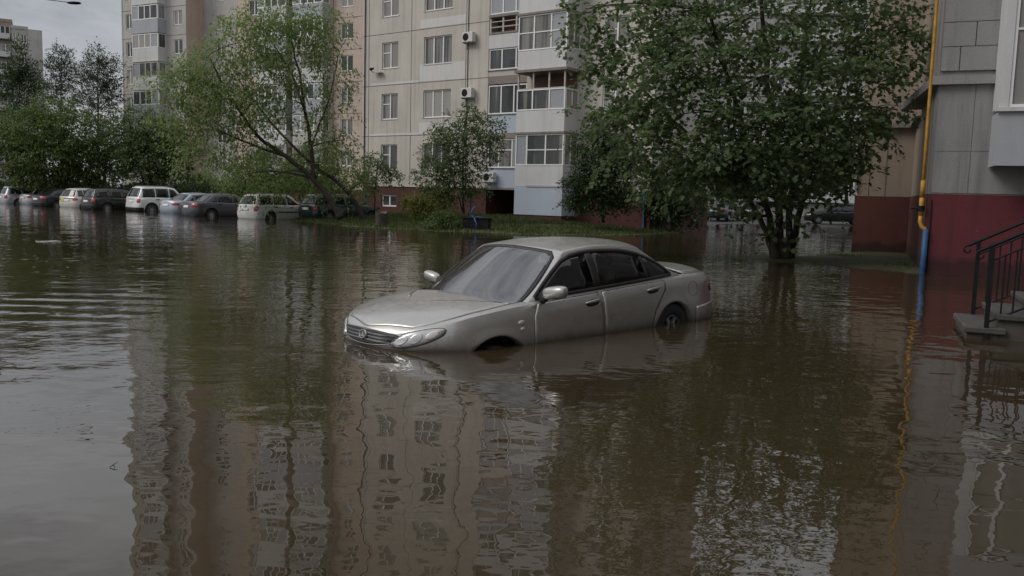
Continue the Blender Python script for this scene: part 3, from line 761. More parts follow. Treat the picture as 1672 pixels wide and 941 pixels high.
# balcony box
bx0, by0 = 1.04, -1.0
boxpart('balcony_panel', 'panel_grey', rb, (bx0, 7, by0, by0 + .08, 2.29, 3.34), (bx0, bx0 + .08, by0 + .082, -.06, 2.29, 3.34))
boxpart('balcony_slab', 'slab', rb, (bx0 + .05, 7, by0 + .09, -.055, 2.33, 2.45))
boxpart('balcony_sill', 'panel_white', rb, (bx0 - .05, 7, by0 - .07, by0 + .1, 3.343, 3.42))
boxpart('balcony_post', 'panel_white', rb, (bx0 + .0, bx0 + .16, by0 + .0, by0 + .1, 3.423, 5.75), (bx0, bx0 + .08, by0 + .1, -.06, 3.423, 5.75))
window(rb, bx0 + .165, 3.2, by0 + .02, 3.43, 5.7, [.22, .6], rows=[(.66,)], sill=False, t=.055)
window(rb, 3.25, 6.9, by0 + .02, 3.43, 5.7, [.25, .5, .75], rows=[(.66,)], sill=False, t=.055)
boxpart('balcony_panel', 'panel_grey', rb, (bx0, 7, by0, -.06, 5.76, 6.9))
window(rb, bx0 + .1, 6.9, by0 + .02, 6.92, 8.4, [.2, .4, .6, .8], sill=False, t=.06)
boxpart('balcony_panel', 'panel_grey', rb, (bx0, 7, by0, -.06, 8.42, 9.8))

# added wing by the stairs, unseen past the right edge, darkens the car side
S3 = Vector((5.03, 9.42, 0))
wo_ = Matrix.Rotation(-YAW3, 4, 'Z') @ (S3 - C3)
wx, wy = wo_.x + 2.5, wo_.y
mb = MB(); mb.box(wx, wx + 7, wy - 9, wy + 1.6, PT, TOP); mb.box(9.002, 20, .0, 12, PT, TOP); mb.build('wall', M['wall_grey'], rb)
boxpart('plinth', 'slab', rb, (wx - .04, wx + 7, wy - 9.04, wy + 1.64, -.5, PT - .005))
boxpart('landing', 'concrete', rb, (wx - .7, wx - .045, wy - .3, wy + 1.6, .85, .97))
for k in range(5):
    for j in range(2): window(rb, wx - .03, wx - .03 + 1.4, wy - 2.2 - 3.2 * j, 3.2 + 2.8 * k, 4.6 + 2.8 * k, 2, rz=-math.pi / 2, sill=False)
# gas pipe with its blue foot
gp = empty('gas_pipe', rloc(-.16, -.10, 0), YAW3, 'yellow gas pipe running up the corner of the grey wall, with a blue lower end', 'pipe')
mb = MB(); mb.tube([(0, 0, 1.62), (0, 0, 3), (0, 0, 7), (0, 0, 20)], .035, 10); mb.build('riser', M['pipe_yellow'], gp, True)
mb = MB(); mb.tube([(0, 0, 1.25), (0, 0, 1.45), (0, 0, 1.63)], [.05, .05, .05], 10); mb.tube([(0, 0, 1.66), (0, 0, 2.0)], .05, 10); mb.build('sleeve', M['pipe_yellow'], gp, True)
mb = MB(); mb.tube([(0, 0, 1.34), (0, 0, 1.46)], .075, 10); mb.tube([(-.2, -.03, 1.4), (.08, -.03, 1.4)], .02, 6); mb.build('valve', M['metal_dark'], gp)
mb = MB(); mb.tube([(0, 0, 1.26), (0, 0, 1.12), (.03, 0, 1.02), (.1, 0, .97), (.125, 0, .95)], .045, 10); mb.build('elbow', M['pipe_yellow'], gp, True)
mb = MB(); mb.tube([(.125, 0, .97), (.12, 0, .4), (.11, 0, -.4)], .06, 10); mb.build('foot', M['pipe_blue'], gp, True)
mb = MB(); mb.tube([(.19, .03, 1.6), (.2, .03, .3), (.19, .03, -.4)], .012, 6); mb.build('cable', M['metal_dark'], gp, True)

# stairs and their two railings
S3 = Vector((5.03, 9.42, 0))
st = empty('staircase', S3, YAW3, 'concrete stairs half under water at the right edge below the maroon wall', 'stairs')
for k in range(6):
    z = .13 + .16 * k
    mb = MB(); mb.box(.30 * k, .30 * k + .40, 0, 1.32, z - .07, z, bev=.012); mb.build('tread', M['concrete'], st)
mb = MB()
for k in range(6): mb.box(.30 * k + .03, .30 * k + .352, .05, 1.27, -.5, .13 + .16 * k - .073)
mb.build('stair_base', M['concrete'], st)
def railing(y, label):
    o = empty('stair_railing', S3 + Matrix.Rotation(YAW3, 4, 'Z') @ Vector((0, y, 0)), YAW3, label, 'railing', 'railings of the flooded stairs')
    sl = .16 / .30
    mb = MB(); mb.box(.19, .235, -.022, .022, -.5, 1.02); mb.build('post', M['metal_dark'], o)
    mb = MB(); mb.box(1.55, 1.595, -.022, .022, -.4, 1.02 + sl * 1.36); mb.build('post', M['metal_dark'], o)
    def rail(z0, r, x0=.2, x1=1.75): mb = MB(); mb.tube([(x0, 0, z0 + sl * (x0 - .2)), (x1, 0, z0 + sl * (x1 - .2))], r, 6); return mb
    mb = rail(1.03, .021, .10)
    a = np.linspace(0, math.pi * 1.5, 12)
    mb.tube([(.10 - .05 * math.sin(t) * (1 - t * .1), 0, .976 - .05 + .05 * math.cos(t) * (1 - t * .08)) for t in a], .013, 6)
    mb.build('handrail', M['metal_dark'], o)
    rail(.86, .011).build('crossbar', M['metal_dark'], o); rail(.18, .012).build('crossbar', M['metal_dark'], o)
    for k in range(11):
        x = .34 + .112 * k
        mb = MB(); mb.tube([(x, 0, .18 + sl * (x - .2)), (x, 0, .86 + sl * (x - .2))], .010, 5); mb.build('baluster', M['metal_dark'], o)
    return o
railing(.03, 'black metal stair railing nearer the camera at the right edge')
railing(1.28, 'black metal stair railing on the far side of the stairs by the maroon wall')
# ------------------------------------------------------------------ trees
def crown_mesh(name, mat, parent, pts, nrm_bias, size, shape, droop=.25, seed=0, var=.35):
    """pts (n,3) leaf bases, nrm_bias (n,3) outward direction of each leaf's clump"""
    r = np.random.default_rng(seed)
    n = len(pts)
    d = nrm_bias * .8 + r.normal(0, .4, (n, 3)); d[:, 2] -= droop
    d /= np.linalg.norm(d, axis=1)[:, None] + 1e-9
    up = np.array([0, 0, 1.0]) + r.normal(0, .38, (n, 3)) + nrm_bias * .2
    s = np.cross(d, up); s /= np.linalg.norm(s, axis=1)[:, None] + 1e-9
    u = np.cross(s, d)
    L_ = size * (1 + r.uniform(-var, var, n))[:, None]
    if shape == 'maple':
        prof = [(0, 0, 0), (.18, .46, .06), (.45, .28, .02), (.55, .52, .08), (.72, .2, .0), (1, 0, -.1), (.72, -.2, .0), (.55, -.52, .08), (.45, -.28, .02), (.18, -.46, .06)]
        fcs = [(0, 1, 2), (0, 2, 8), (2, 3, 4), (2, 4, 6), (4, 5, 6), (2, 6, 8), (6, 7, 8), (0, 8, 9)]
    elif shape == 'round':
        prof = [(0, 0, 0), (.3, .36, .05), (.7, .3, .04), (1, 0, -.08), (.7, -.3, .04), (.3, -.36, .05)]
        fcs = [(0, 1, 2), (0, 2, 3), (0, 3, 4), (0, 4, 5)]
    else:
        prof = [(0, 0, 0), (.45, .24, .05), (1, 0, -.06), (.45, -.24, .05)]
        fcs = [(0, 1, 2), (0, 2, 3)]
    V = np.stack([pts + L_ * (a * d + b * s + c * u) for a, b, c in prof], 1)
    k = len(prof)
    f = np.array(fcs)[None] + (np.arange(n) * k)[:, None, None]
    return mesh_obj(name, V.reshape(-1, 3), f.reshape(-1, 3), mat, parent)


def bez(a, b, c, n=7):
    t = np.linspace(0, 1, n)[:, None]
    return (1 - t) ** 2 * a + 2 * t * (1 - t) * b + t * t * c


def make_tree(name, label, cat, base, stems, lobes, leaf, mat, bark='bark', shape='leaf', group=None, seed=1, sprays_per=None, droop=.25, twig=.45, density=1.0, hollow=.55, trunk_name='trunk', gap=0.0, dmul=1.0, per=16, rise=-.2):
    """stems: list of (points, r0, r1); lobes: (cx,cy,cz, rx,ry,rz, n_sprays). Everything in world metres; the tree's Empty stands at its base."""
    r = np.random.default_rng(seed)
    base = np.asarray(base, float)
    o = empty(name, base, 0, label, cat, group)
    tm = MB()
    spts, srad = [], []
    for P, r0, r1 in stems:
        P = np.asarray(P, float)
        # smooth polyline
        t = np.linspace(0, len(P) - 1, (len(P) - 1) * 4 + 1)
        Q = np.stack([np.interp(t, np.arange(len(P)), P[:, k]) for k in range(3)], 1)
        for _ in range(2): Q[1:-1] = (Q[:-2] + 2 * Q[1:-1] + Q[2:]) / 4
        Q[1:-1] += r.normal(0, .02, Q[1:-1].shape)
        rad = np.linspace(r0, r1, len(Q)); rad[0] *= 1.35
        tm.tube(Q - base, rad, 8)
        spts.append(Q); srad.append(rad)
    SP = np.concatenate(spts); SR = np.concatenate(srad)
    LP, LN = [], []
    for (cx, cy, cz, rx_, ry_, rz_, ns) in lobes:
        c = np.array([cx, cy, cz]); rad = np.array([rx_, ry_, rz_])
        dd = np.linalg.norm(SP - c, axis=1) + np.where(SP[:, 2] > cz + .1, 1.5, 0)
        i = int(np.argmin(dd))
        a = SP[i]
        br = min(SR[i] * .7, .05 + .02 * rad.mean())
        mid = (a + c) / 2 + np.array([0, 0, .12 * np.linalg.norm(c - a)])
        B = bez(a, mid, c, 7); tm.tube(B - base, np.linspace(br, br * .35, 7), 6, cap=False)
        ns = int(ns * density * dmul)
        # sub-branches
        nsub = max(3, min(10, ns // 25))
        subs = []
        for q in range(nsub):
            v = r.normal(0, 1, 3); v /= np.linalg.norm(v)
            e = c + v * rad * r.uniform(.55, .95)
            S0 = B[r.integers(3, 7)]
            sb = bez(S0, (S0 + e) / 2 + np.array([0, 0, .1]), e, 5); subs.append(sb)
            tm.tube(sb - base, np.linspace(br * .4, br * .12, 5), 4, cap=False)
        SB = np.concatenate(subs)
        v = r.normal(0, 1, (ns, 3)); v /= np.linalg.norm(v, axis=1)[:, None]
        rr = r.uniform(hollow ** 3, 1, ns) ** (1 / 3.0)
        rr *= 1 + .16 * np.sin(v[:, 0] * 5 + cx * 3) * np.cos(v[:, 2] * 6 + cz)
        sp = c + v * rad * rr[:, None]
        if gap > 0:
            keep = (np.sin(sp[:, 0] * 2.9 + seed) + np.sin(sp[:, 2] * 3.3 + seed * 2) + np.sin(sp[:, 1] * 2.3)) > -3 + gap * 3
            sp, v = sp[keep], v[keep]
        ns_ = len(sp)
        # flat leafy sprays: a twig with leaves spread to both sides
        k = r.integers(int(per * .6), int(per * 1.4) + 1, ns_)
        tot = int(k.sum())
        idx = np.repeat(np.arange(ns_), k)
        ax = v * np.array([1, 1, .55]) + r.normal(0, .4, (ns_, 3)); ax[:, 2] += rise; ax /= np.linalg.norm(ax, axis=1)[:, None]
        sd = np.cross(ax, np.array([0, 0, 1.0]) + r.normal(0, .25, (ns_, 3))); sd /= np.linalg.norm(sd, axis=1)[:, None] + 1e-9
        tw = twig * r.uniform(.6, 1.25, ns_)
        tl = r.uniform(0, 1, tot)
        lat = r.normal(0, .30, tot) * (.35 + .65 * np.sin(math.pi * np.clip(tl, .05, .95)))
        p = sp[idx] + ax[idx] * (tl * tw[idx])[:, None] + sd[idx] * (lat * tw[idx])[:, None] + r.normal(0, leaf * .28, (tot, 3))
        p[:, 2] -= (tl ** 2 + np.abs(lat)) * droop * tw[idx]
        LP.append(p); LN.append(ax[idx] * .8 + sd[idx] * np.sign(lat)[:, None] * .6)
    tm.build(trunk_name, M[bark], o, True)
    P = np.concatenate(LP); Nn = np.concatenate(LN)
    crown_mesh('crown', M[mat], o, P - base, Nn, leaf, shape, droop, seed)
    return o


def lob(px, py, y, rpx, rpz=None, n=100, dy=None):
    c = at(px, py, y); s = y / 1400
    rx_ = rpx * s; rz_ = (rpz or rpx) * s
    return (*c, rx_, dy or min(rx_, 1.6 * rz_) * .8, rz_, n)


# the big maple-like tree on the right
yb = 21.6
base = at(1275, 425, yb); base[2] = -.15
def stem(pts, r0, r1): return ([at(*p) for p in pts], r0, r1)
stems = [stem([(1268, 426, yb), (1262, 370, yb), (1238, 300, yb - .2), (1205, 180, yb - .6), (1170, 60, yb - .9), (1120, -90, yb - 1)], .10, .03),
         stem([(1276, 427, yb + .1), (1272, 350, yb), (1262, 240, yb + .2), (1250, 100, yb + .3), (1240, -60, yb + .2), (1230, -170, yb)], .11, .028),
         stem([(1284, 427, yb), (1288, 350, yb), (1302, 240, yb - .3), (1310, 110, yb - .3), (1330, -40, yb - .4)], .10, .028),
         stem([(1290, 424, yb + .2), (1302, 360, yb + .3), (1322, 280, yb + .4), (1360, 180, yb + .6), (1400, 70, yb + .8)], .10, .03),
         stem([(1264, 424, yb + .2), (1246, 366, yb + .3), (1212, 310, yb + .4), (1150, 240, yb + .3), (1080, 180, yb + .2)], .085, .025)]
lobes = []
for px, py, dy, rx_, rz_, n in [
    (985, 20, -.3, 45, 42, 80), (1040, 55, -.6, 70, 50, 120), (1020, 120, -.2, 58, 38, 110), (1110, 20, -1.2, 80, 60, 150), (1000, 165, .2, 40, 34, 60),
    (1090, 120, -1.6, 70, 55, 150), (1060, 190, -.6, 62, 42, 130), (1165, 90, -1.8, 80, 60, 150), (1130, 180, -1.9, 75, 50, 170), (1045, 245, .3, 48, 30, 70),
    (1120, 255, -1.4, 70, 40, 140), (1190, 230, -2.0, 70, 45, 150), (1180, 300, -1.4, 70, 36, 130), (1120, 300, -.6, 48, 26, 70),
    (1230, 20, -1.5, 90, 60, 150), (1270, 120, -2.0, 85, 60, 170), (1255, 210, -2.2, 75, 50, 160), (1270, 285, -1.8, 75, 42, 140), (1240, 318, -1.5, 42, 18, 30),
    (1330, 20, -.9, 90, 60, 150), (1365, 90, -1.2, 80, 55, 140), (1350, 170, -1.6, 80, 50, 160), (1340, 245, -1.5, 70, 40, 130), (1325, 298, -1.0, 55, 22, 60),
    (1430, 25, -.2, 60, 45, 110), (1430, 95, -.5, 52, 38, 90), (1425, 165, -.6, 48, 36, 80), (1400, 225, -.2, 40, 30, 60), (1470, 45, 0, 30, 22, 30), (1375, 285, .4, 40, 34, 60),
    (1284, 362, -.8, 18, 30, 16), (1290, 405, -.6, 10, 22, 6), (1228, 378, -.3, 16, 20, 9), (1265, 345, -.8, 26, 26, 16), (1330, 345, -.4, 24, 22, 12), (1190, 345, -.6, 30, 20, 16), (1300, 160, 1.5, 110, 90, 60), (1150, 130, 1.4, 100, 80, 50), (1230, 260, 1.5, 110, 50, 90), (1370, 250, 1.6, 60, 50, 60), (1180, 312, 1.2, 70, 20, 60), (1320, 310, 1.2, 60, 20, 50),
    (958, 15, -.2, 26, 10, 16), (955, 75, .0, 22, 9, 12), (968, 128, .1, 22, 8, 14), (985, 208, .3, 28, 9, 16), (1490, 30, .1, 26, 9, 14), (1482, 120, .1, 22, 9, 12), (1466, 180, .2, 24, 9, 14), (1445, 215, .2, 22, 9, 12), (1290, 322, -1, 24, 22, 18), (1240, 355, -.6, 12, 14, 8),
    (1050, -70, -.2, 80, 60, 100), (1150, -80, -1, 90, 70, 110), (1260, -90, -1, 90, 70, 110), (1370, -70, -.6, 80, 60, 100), (1200, -180, 0, 95, 60, 100), (1300, -180, 0, 80, 55, 80), (1110, -160, 0, 70, 50, 70), (1450, -30, 0, 60, 50, 60), (1250, 20, 1.5, 130, 80, 60)]:
    if py > 265: py -= 20; rz_ *= .7
    if px > 1360 and py > 190: px -= 18
    lobes.append(lob(px, py, yb + dy, rx_ * .93, rz_ * .93, n))
make_tree('maple_tree', 'big dark green leafy tree with several stems standing in the flood before the tan wall', 'tree', base, stems, lobes, .112, 'leaf_maple', 'bark', 'maple', seed=11, hollow=.25, twig=.8, density=.27, gap=.26, per=27, droop=.25)

# the pale leaning tree left of centre
yb = 40.0
base = at(552, 352, yb); base[2] = -.05
stems = [stem([(556, 356, yb), (540, 328, yb), (512, 292, yb - .2), (468, 256, yb - .6), (420, 225, yb - 1), (370, 150, yb - 1.3), (340, 90, yb - 1.4)], .17, .035),
         stem([(512, 292, yb - .2), (508, 240, yb), (500, 190, yb + .2), (488, 110, yb + .3), (470, 50, yb + .4)], .11, .03),
         stem([(500, 190, yb + .2), (478, 120, yb - .2), (440, 60, yb - .4), (410, 25, yb - .5)], .06, .02),
         stem([(596, 360, yb + 1.2), (580, 330, yb + 1), (556, 300, yb + .8), (510, 270, yb + .6), (440, 200, yb + .8), (390, 130, yb + .8)], .13, .03),
         stem([(468, 256, yb - .6), (400, 232, yb - 1.2), (350, 210, yb - 1.6), (300, 175, yb - 1.8)], .06, .02),
         stem([(508, 240, yb), (540, 160, yb + .5), (552, 90, yb + .8)], .05, .02)]
lobes = []
for px, py, dy, rx_, rz_, n in [
    (300, 140, -2, 40, 34, 100), (345, 105, -2, 50, 34, 130), (395, 70, -1.6, 55, 34, 140), (360, 160, -2.2, 55, 36, 150), (300, 185, -2, 36, 26, 70),
    (425, 35, -1, 55, 26, 110), (480, 40, -.4, 55, 30, 110), (530, 45, 0, 38, 32, 80), (430, 110, -1.4, 50, 34, 110), (490, 100, -.4, 46, 34, 70), (545, 105, .3, 34, 34, 60),
    (415, 165, -1.5, 50, 30, 90), (345, 215, -1.8, 50, 24, 70), (405, 240, -1, 46, 24, 60), (480, 165, -.2, 44, 30, 50), (545, 165, .4, 34, 28, 45), (520, 215, .2, 44, 28, 55),
    (560, 230, .3, 30, 24, 35), (555, 275, 1.6, 36, 28, 70), (505, 285, 1.8, 44, 28, 80), (450, 285, 1.5, 46, 24, 80), (400, 285, 1.2, 36, 22, 50), (590, 298, 1.2, 24, 20, 30), (275, 120, -1.8, 22, 20, 30), (470, 12, -.4, 60, 20, 60), (380, 200, .6, 70, 60, 70), (330, 255, 0, 44, 22, 40)]:
    lobes.append(lob(px, py, yb + dy, rx_, rz_, n))
make_tree('leaning_tree', 'tall pale green tree leaning left over the parked wagons', 'tree', base, stems, lobes, .15, 'leaf_light', 'bark', 'leaf', seed=21, hollow=.1, twig=.9, droop=.55, density=.85, gap=.22, per=18)

# small tree and bushes before the block
def simple_tree(name, label, cat, px, py, y, stems, lobes, leaf, mat, **kw):
    b_ = at(px, py, y); b_[2] = min(b_[2], .45) - .1
    kw.setdefault('dmul', 1.55)
    return make_tree(name, label, cat, b_, [stem([(px, py, y)] + [(a, c, y + d) for a, c, d in s], r0, r1) for s, r0, r1 in stems], [lob(a, c, y + d, rx_, rz_, n) for a, c, d, rx_, rz_, n in lobes], leaf, mat, **kw)
simple_tree('young_tree', 'slim young tree with airy green crown before the loggia windows', 'tree', 757, 348, 37.5,
            [([(756, 300, 0), (757, 250, 0), (760, 200, 0), (764, 172, 0)], .05, .015), ([(745, 310, -.3), (735, 270, -.4), (722, 235, -.5)], .03, .012)],
            [(765, 190, 0, 22, 18, 26), (735, 215, 0, 30, 20, 40), (795, 210, 0, 28, 20, 36), (760, 230, -.4, 34, 22, 44), (802, 240, .2, 18, 16, 16), (725, 255, -.3, 32, 22, 46), (765, 265, .2, 30, 20, 32), (712, 290, -.4, 34, 24, 56), (745, 300, -.3, 30, 24, 48), (775, 300, .2, 22, 18, 18)],
            .12, 'leaf_mid', seed=31, hollow=.1, twig=.45, density=1.5)
simple_tree('yellow_shrub', 'low yellow green shrub on the grass beside the basement window', 'shrub', 695, 345, 39.5,
            [([(694, 335, 0), (690, 320, 0)], .03, .012), ([(704, 332, 0), (712, 318, 0)], .03, .012)],
            [(678, 328, 0, 24, 12, 50), (705, 325, -.2, 24, 15, 60), (725, 335, 0, 20, 12, 40), (692, 340, -.3, 26, 8, 34)], .11, 'leaf_yellow', seed=33, hollow=0, twig=.3)
simple_tree('low_bush', 'low leafy bush at the water edge below the young tree', 'bush', 725, 372, 34.6,
            [([(722, 362, 0), (716, 350, 0)], .02, .01)],
            [(712, 360, 0, 16, 9, 26), (735, 362, .1, 20, 10, 34), (722, 350, .2, 16, 10, 24)], .1, 'leaf_mid', seed=34, hollow=0, twig=.25)
simple_tree('drooping_shrub', 'small drooping shrub against the wall right of the leaning tree', 'shrub', 612, 345, 43.5,
            [([(612, 310, 0), (615, 285, 0), (618, 265, 0)], .04, .012)],
            [(610, 280, 0, 26, 16, 40), (635, 285, 0, 22, 12, 26), (615, 262, 0, 20, 12, 20), (598, 300, 0, 20, 14, 24)], .13, 'leaf_olive', seed=35, hollow=0, twig=.4)
simple_tree('dark_young_tree', 'dark young tree with layered branches in front of the right end of the panel block', 'tree', 985, 364, 36.5,
            [([(984, 320, 0), (985, 260, 0), (986, 190, 0)], .06, .015)],
            [(985, 200, 0, 24, 18, 40), (965, 232, -.2, 30, 15, 50), (1010, 235, -.2, 30, 16, 50), (985, 262, -.4, 40, 18, 80), (945, 292, -.2, 24, 8, 20), (1030, 268, 0, 18, 10, 20), (968, 300, -.3, 36, 16, 70), (1012, 298, -.2, 34, 16, 60), (975, 328, -.2, 40, 12, 50), (940, 322, 0, 16, 6, 12), (1015, 325, 0, 20, 10, 20)],
            .12, 'leaf_dark', seed=36, hollow=0, twig=.5, density=2.0)
simple_tree('dark_bush', 'dense dark bush beside the right corner of the panel block', 'bush', 1098, 372, 39.5,
            [([(1096, 350, 0), (1090, 320, 0), (1085, 285, 0)], .06, .02), ([(1112, 345, 0), (1120, 310, 0)], .05, .02)],
            [(1085, 280, 0, 30, 24, 60), (1105, 312, -.3, 40, 26, 110), (1085, 345, -.2, 34, 20, 80), (1125, 345, -.2, 26, 22, 60), (1068, 315, 0, 24, 20, 40), (1130, 300, 0, 22, 20, 36)],
            .13, 'leaf_dark', seed=37, hollow=0, twig=.4, density=1.1)
# trees and bushes behind the parked cars
simple_tree('car_side_bush', 'broad bush massed behind the white and teal wagons', 'bush', 470, 338, 50,
            [([(470, 310, 0), (460, 280, 0)], .08, .03), ([(500, 310, 0), (520, 285, 0)], .08, .03)],
            [(405, 288, 0, 34, 28, 90), (450, 275, 0, 40, 34, 130), (500, 285, 0, 36, 30, 110), (540, 300, .5, 30, 24, 70), (430, 310, -.5, 44, 18, 70), (380, 305, .5, 22, 20, 36), (520, 255, 0, 36, 24, 70)],
            .16, 'leaf_olive', seed=41, hollow=.2, twig=.5, density=1.1)
simple_tree('round_tree', 'dense dark round tree standing among the black parked cars', 'tree', 105, 325, 60,
            [([(106, 300, 0), (100, 260, 0), (92, 210, 0)], .16, .05), ([(128, 300, 0), (132, 262, 0)], .1, .04), ([(62, 305, 0), (52, 262, 0)], .13, .04)],
            [(85, 185, 0, 44, 26, 110), (50, 215, -.5, 46, 34, 150), (110, 215, -.8, 50, 34, 170), (85, 250, -1.2, 60, 32, 200), (140, 255, -.5, 36, 30, 110), (30, 255, 0, 40, 32, 120), (70, 285, -.8, 50, 20, 110), (120, 285, -.4, 40, 18, 90), (10, 225, .5, 34, 34, 90), (148, 285, .2, 20, 16, 36)],
            .2, 'leaf_olive', seed=42, hollow=.3, twig=.7, density=1.1)
simple_tree('round_tree', 'mid green spreading tree standing right behind the white estate parked in the row', 'tree', 245, 322, 60,
            [([(246, 300, 0), (244, 260, 0), (240, 215, 0)], .15, .05), ([(225, 270, 0), (205, 240, 0)], .08, .03), ([(270, 268, 0), (285, 240, 0)], .08, .03)],
            [(225, 200, 0, 36, 22, 80), (205, 225, -.5, 36, 26, 100), (260, 215, -.4, 40, 26, 110), (240, 248, -1, 50, 28, 150), (285, 245, -.2, 32, 26, 80), (195, 262, 0, 26, 22, 60), (235, 280, -.6, 44, 16, 80), (285, 275, 0, 26, 16, 50)],
            .2, 'leaf_mid', seed=43, hollow=.3, twig=.7, density=1.0)
simple_tree('wall_bush', 'small bush at the foot of the tall pinkish block behind the grey saloon', 'bush', 320, 318, 66,
            [([(320, 300, 0), (322, 285, 0)], .06, .02)], [(312, 295, 0, 20, 14, 50), (330, 300, 0, 20, 12, 50), (345, 305, 0, 16, 10, 30)], .2, 'leaf_olive', seed=44, hollow=0, twig=.5)
for q, (px, y, pts, lab) in enumerate([
    (100, 88, [(100, 95, 8, 14, 22), (96, 120, 14, 16, 34), (112, 130, 10, 14, 26), (88, 145, 14, 14, 36), (104, 160, 20, 14, 44), (86, 110, 8, 12, 18), (112, 105, 7, 12, 16), (95, 190, 24, 20, 60)], 'slender feathery tree with pointed tips before the sky, left of its twin'),
    (160, 86, [(160, 96, 8, 14, 22), (150, 112, 10, 14, 26), (174, 108, 9, 14, 24), (158, 135, 20, 14, 44), (178, 140, 12, 16, 30), (140, 130, 10, 14, 24), (160, 165, 26, 16, 60), (186, 160, 12, 16, 28), (138, 160, 12, 16, 28), (165, 195, 26, 20, 60), (192, 115, 6, 16, 14)], 'slender feathery tree with pointed tips before the sky, nearest the tall block'),
    (32, 92, [(28, 85, 8, 16, 26), (26, 115, 16, 14, 46), (40, 130, 18, 14, 50), (14, 135, 16, 14, 46), (30, 155, 30, 16, 80), (52, 120, 12, 18, 30), (30, 185, 34, 22, 90), (62, 150, 14, 20, 40)], 'tall dark spiky tree before the distant block at the left edge')]):
    simple_tree('tall_tree', lab, 'tree', px, 318, y, [([(px, 250, 0), (px, 180, 0), (px, 90, 0)], .16, .03)],
                [(a, c, (k % 3 - 1) * .5, d, e_, n * 1.5) for k, (a, c, d, e_, n) in enumerate(pts)], .2, 'leaf_far' if q < 2 else 'leaf_dark', seed=50 + q, hollow=0, twig=.9, droop=-.1, rise=.5, per=14, group='tall trees at the back left')
simple_tree('tall_tree', 'broad olive tree filling the gap between the round trees behind the cars', 'tree', 170, 318, 70, [([(170, 280, 0), (172, 220, 0)], .16, .05)],
            [(165, 205, 0, 20, 20, 36), (182, 225, 0, 20, 22, 44), (172, 250, 0, 24, 20, 46), (185, 270, 0, 26, 18, 40)], .22, 'leaf_dark', seed=55, hollow=.2, twig=.7, group='tall trees at the back left')
# hedge behind the cars
hp = [lob(x, 306 + (x - 240) * .026 + (x % 37) * .1, 63, 17, 11, 44, dy=.9) for x in range(-30, 380, 22)]
make_tree('hedge', 'long dark hedge running behind the row of parked cars', 'hedge', at(180, 318, 63) * np.array([1, 1, 0]), [stem([(180, 318, 63), (180, 306, 63)], .04, .02)], hp, .2, 'leaf_dark', seed=60, hollow=0, twig=.4, density=.9, trunk_name='stem')
# trees across the courtyard on the right
simple_tree('courtyard_tree', 'dark tree beyond the parked black car near the tan wall corner', 'tree', 1382, 336, 62,
            [([(1382, 310, 0), (1380, 270, 0), (1378, 230, 0)], .15, .05)],
            [(1370, 235, 0, 40, 24, 90), (1395, 262, 0, 30, 26, 80), (1350, 265, 0, 36, 24, 80), (1380, 290, -.5, 44, 18, 80), (1420, 270, 0, 24, 30, 60)], .2, 'leaf_dark', seed=71, hollow=.2, twig=.7)
simple_tree('courtyard_tree', 'dark tree behind the two cars parked beyond the big leafy tree', 'tree', 1215, 345, 68,
            [([(1215, 315, 0), (1213, 275, 0)], .15, .05)],
            [(1190, 270, 0, 44, 28, 90), (1235, 280, 0, 44, 24, 90), (1160, 290, 0, 32, 22, 60), (1270, 300, 0, 34, 18, 60), (1210, 305, 0, 40, 12, 40)], .2, 'leaf_dark', seed=72, hollow=.2, twig=.7)
simple_tree('courtyard_tree', 'olive tree across the courtyard between the parked cars', 'tree', 1305, 338, 76,
            [([(1305, 315, 0), (1303, 285, 0)], .15, .05)],
            [(1290, 270, 0, 40, 24, 70), (1325, 278, 0, 34, 22, 60), (1305, 300, 0, 36, 14, 50)], .22, 'leaf_olive', seed=73, hollow=.2, twig=.7)

# grass on the bank
rg = np.random.default_rng(5)
n = 90000
gx = rg.uniform(-13, 14, n); gy = rg.uniform(32, 50, n)
hz = ground_h(gx, gy)
loc_x = (gx * math.cos(YAW1) + (gy - 43.44) * math.sin(YAW1)); loc_y = (-gx * math.sin(YAW1) + (gy - 43.44) * math.cos(YAW1))
keep = (hz > .0) & ~((loc_y > -.05) & (loc_x > -11) & (loc_x < 7.7)) & ~((loc_x > .8) & (loc_x < 3.7) & (loc_y > -1.3)) & (wob(gx, gy, 1.2, 8) + rg.normal(0, .5, n) > -.75)
gp_ = np.stack([gx, gy, hz - .01], 1)[keep]
m_ = len(gp_); a = rg.uniform(0, 6.28, m_); hh = rg.uniform(.05, .17, m_) * (1 + .5 * wob(gp_[:, 0], gp_[:, 1], 2.5, 2)).clip(.4, 1.6)
wv_ = np.stack([np.cos(a), np.sin(a), 0 * a], 1) * .018; ln = np.stack([np.cos(a + 1.7), np.sin(a + 1.7), 0 * a], 1) * (hh * .4)[:, None]
V = np.stack([gp_ - wv_, gp_ + wv_, gp_ + ln + np.array([0, 0, 1]) * hh[:, None]], 1).reshape(-1, 3)
gr = mesh_obj('grass', V, np.arange(m_ * 3).reshape(-1, 3), M['grass_blade']); tag(gr, 'short green grass on the bank before the panel block', kind='stuff')
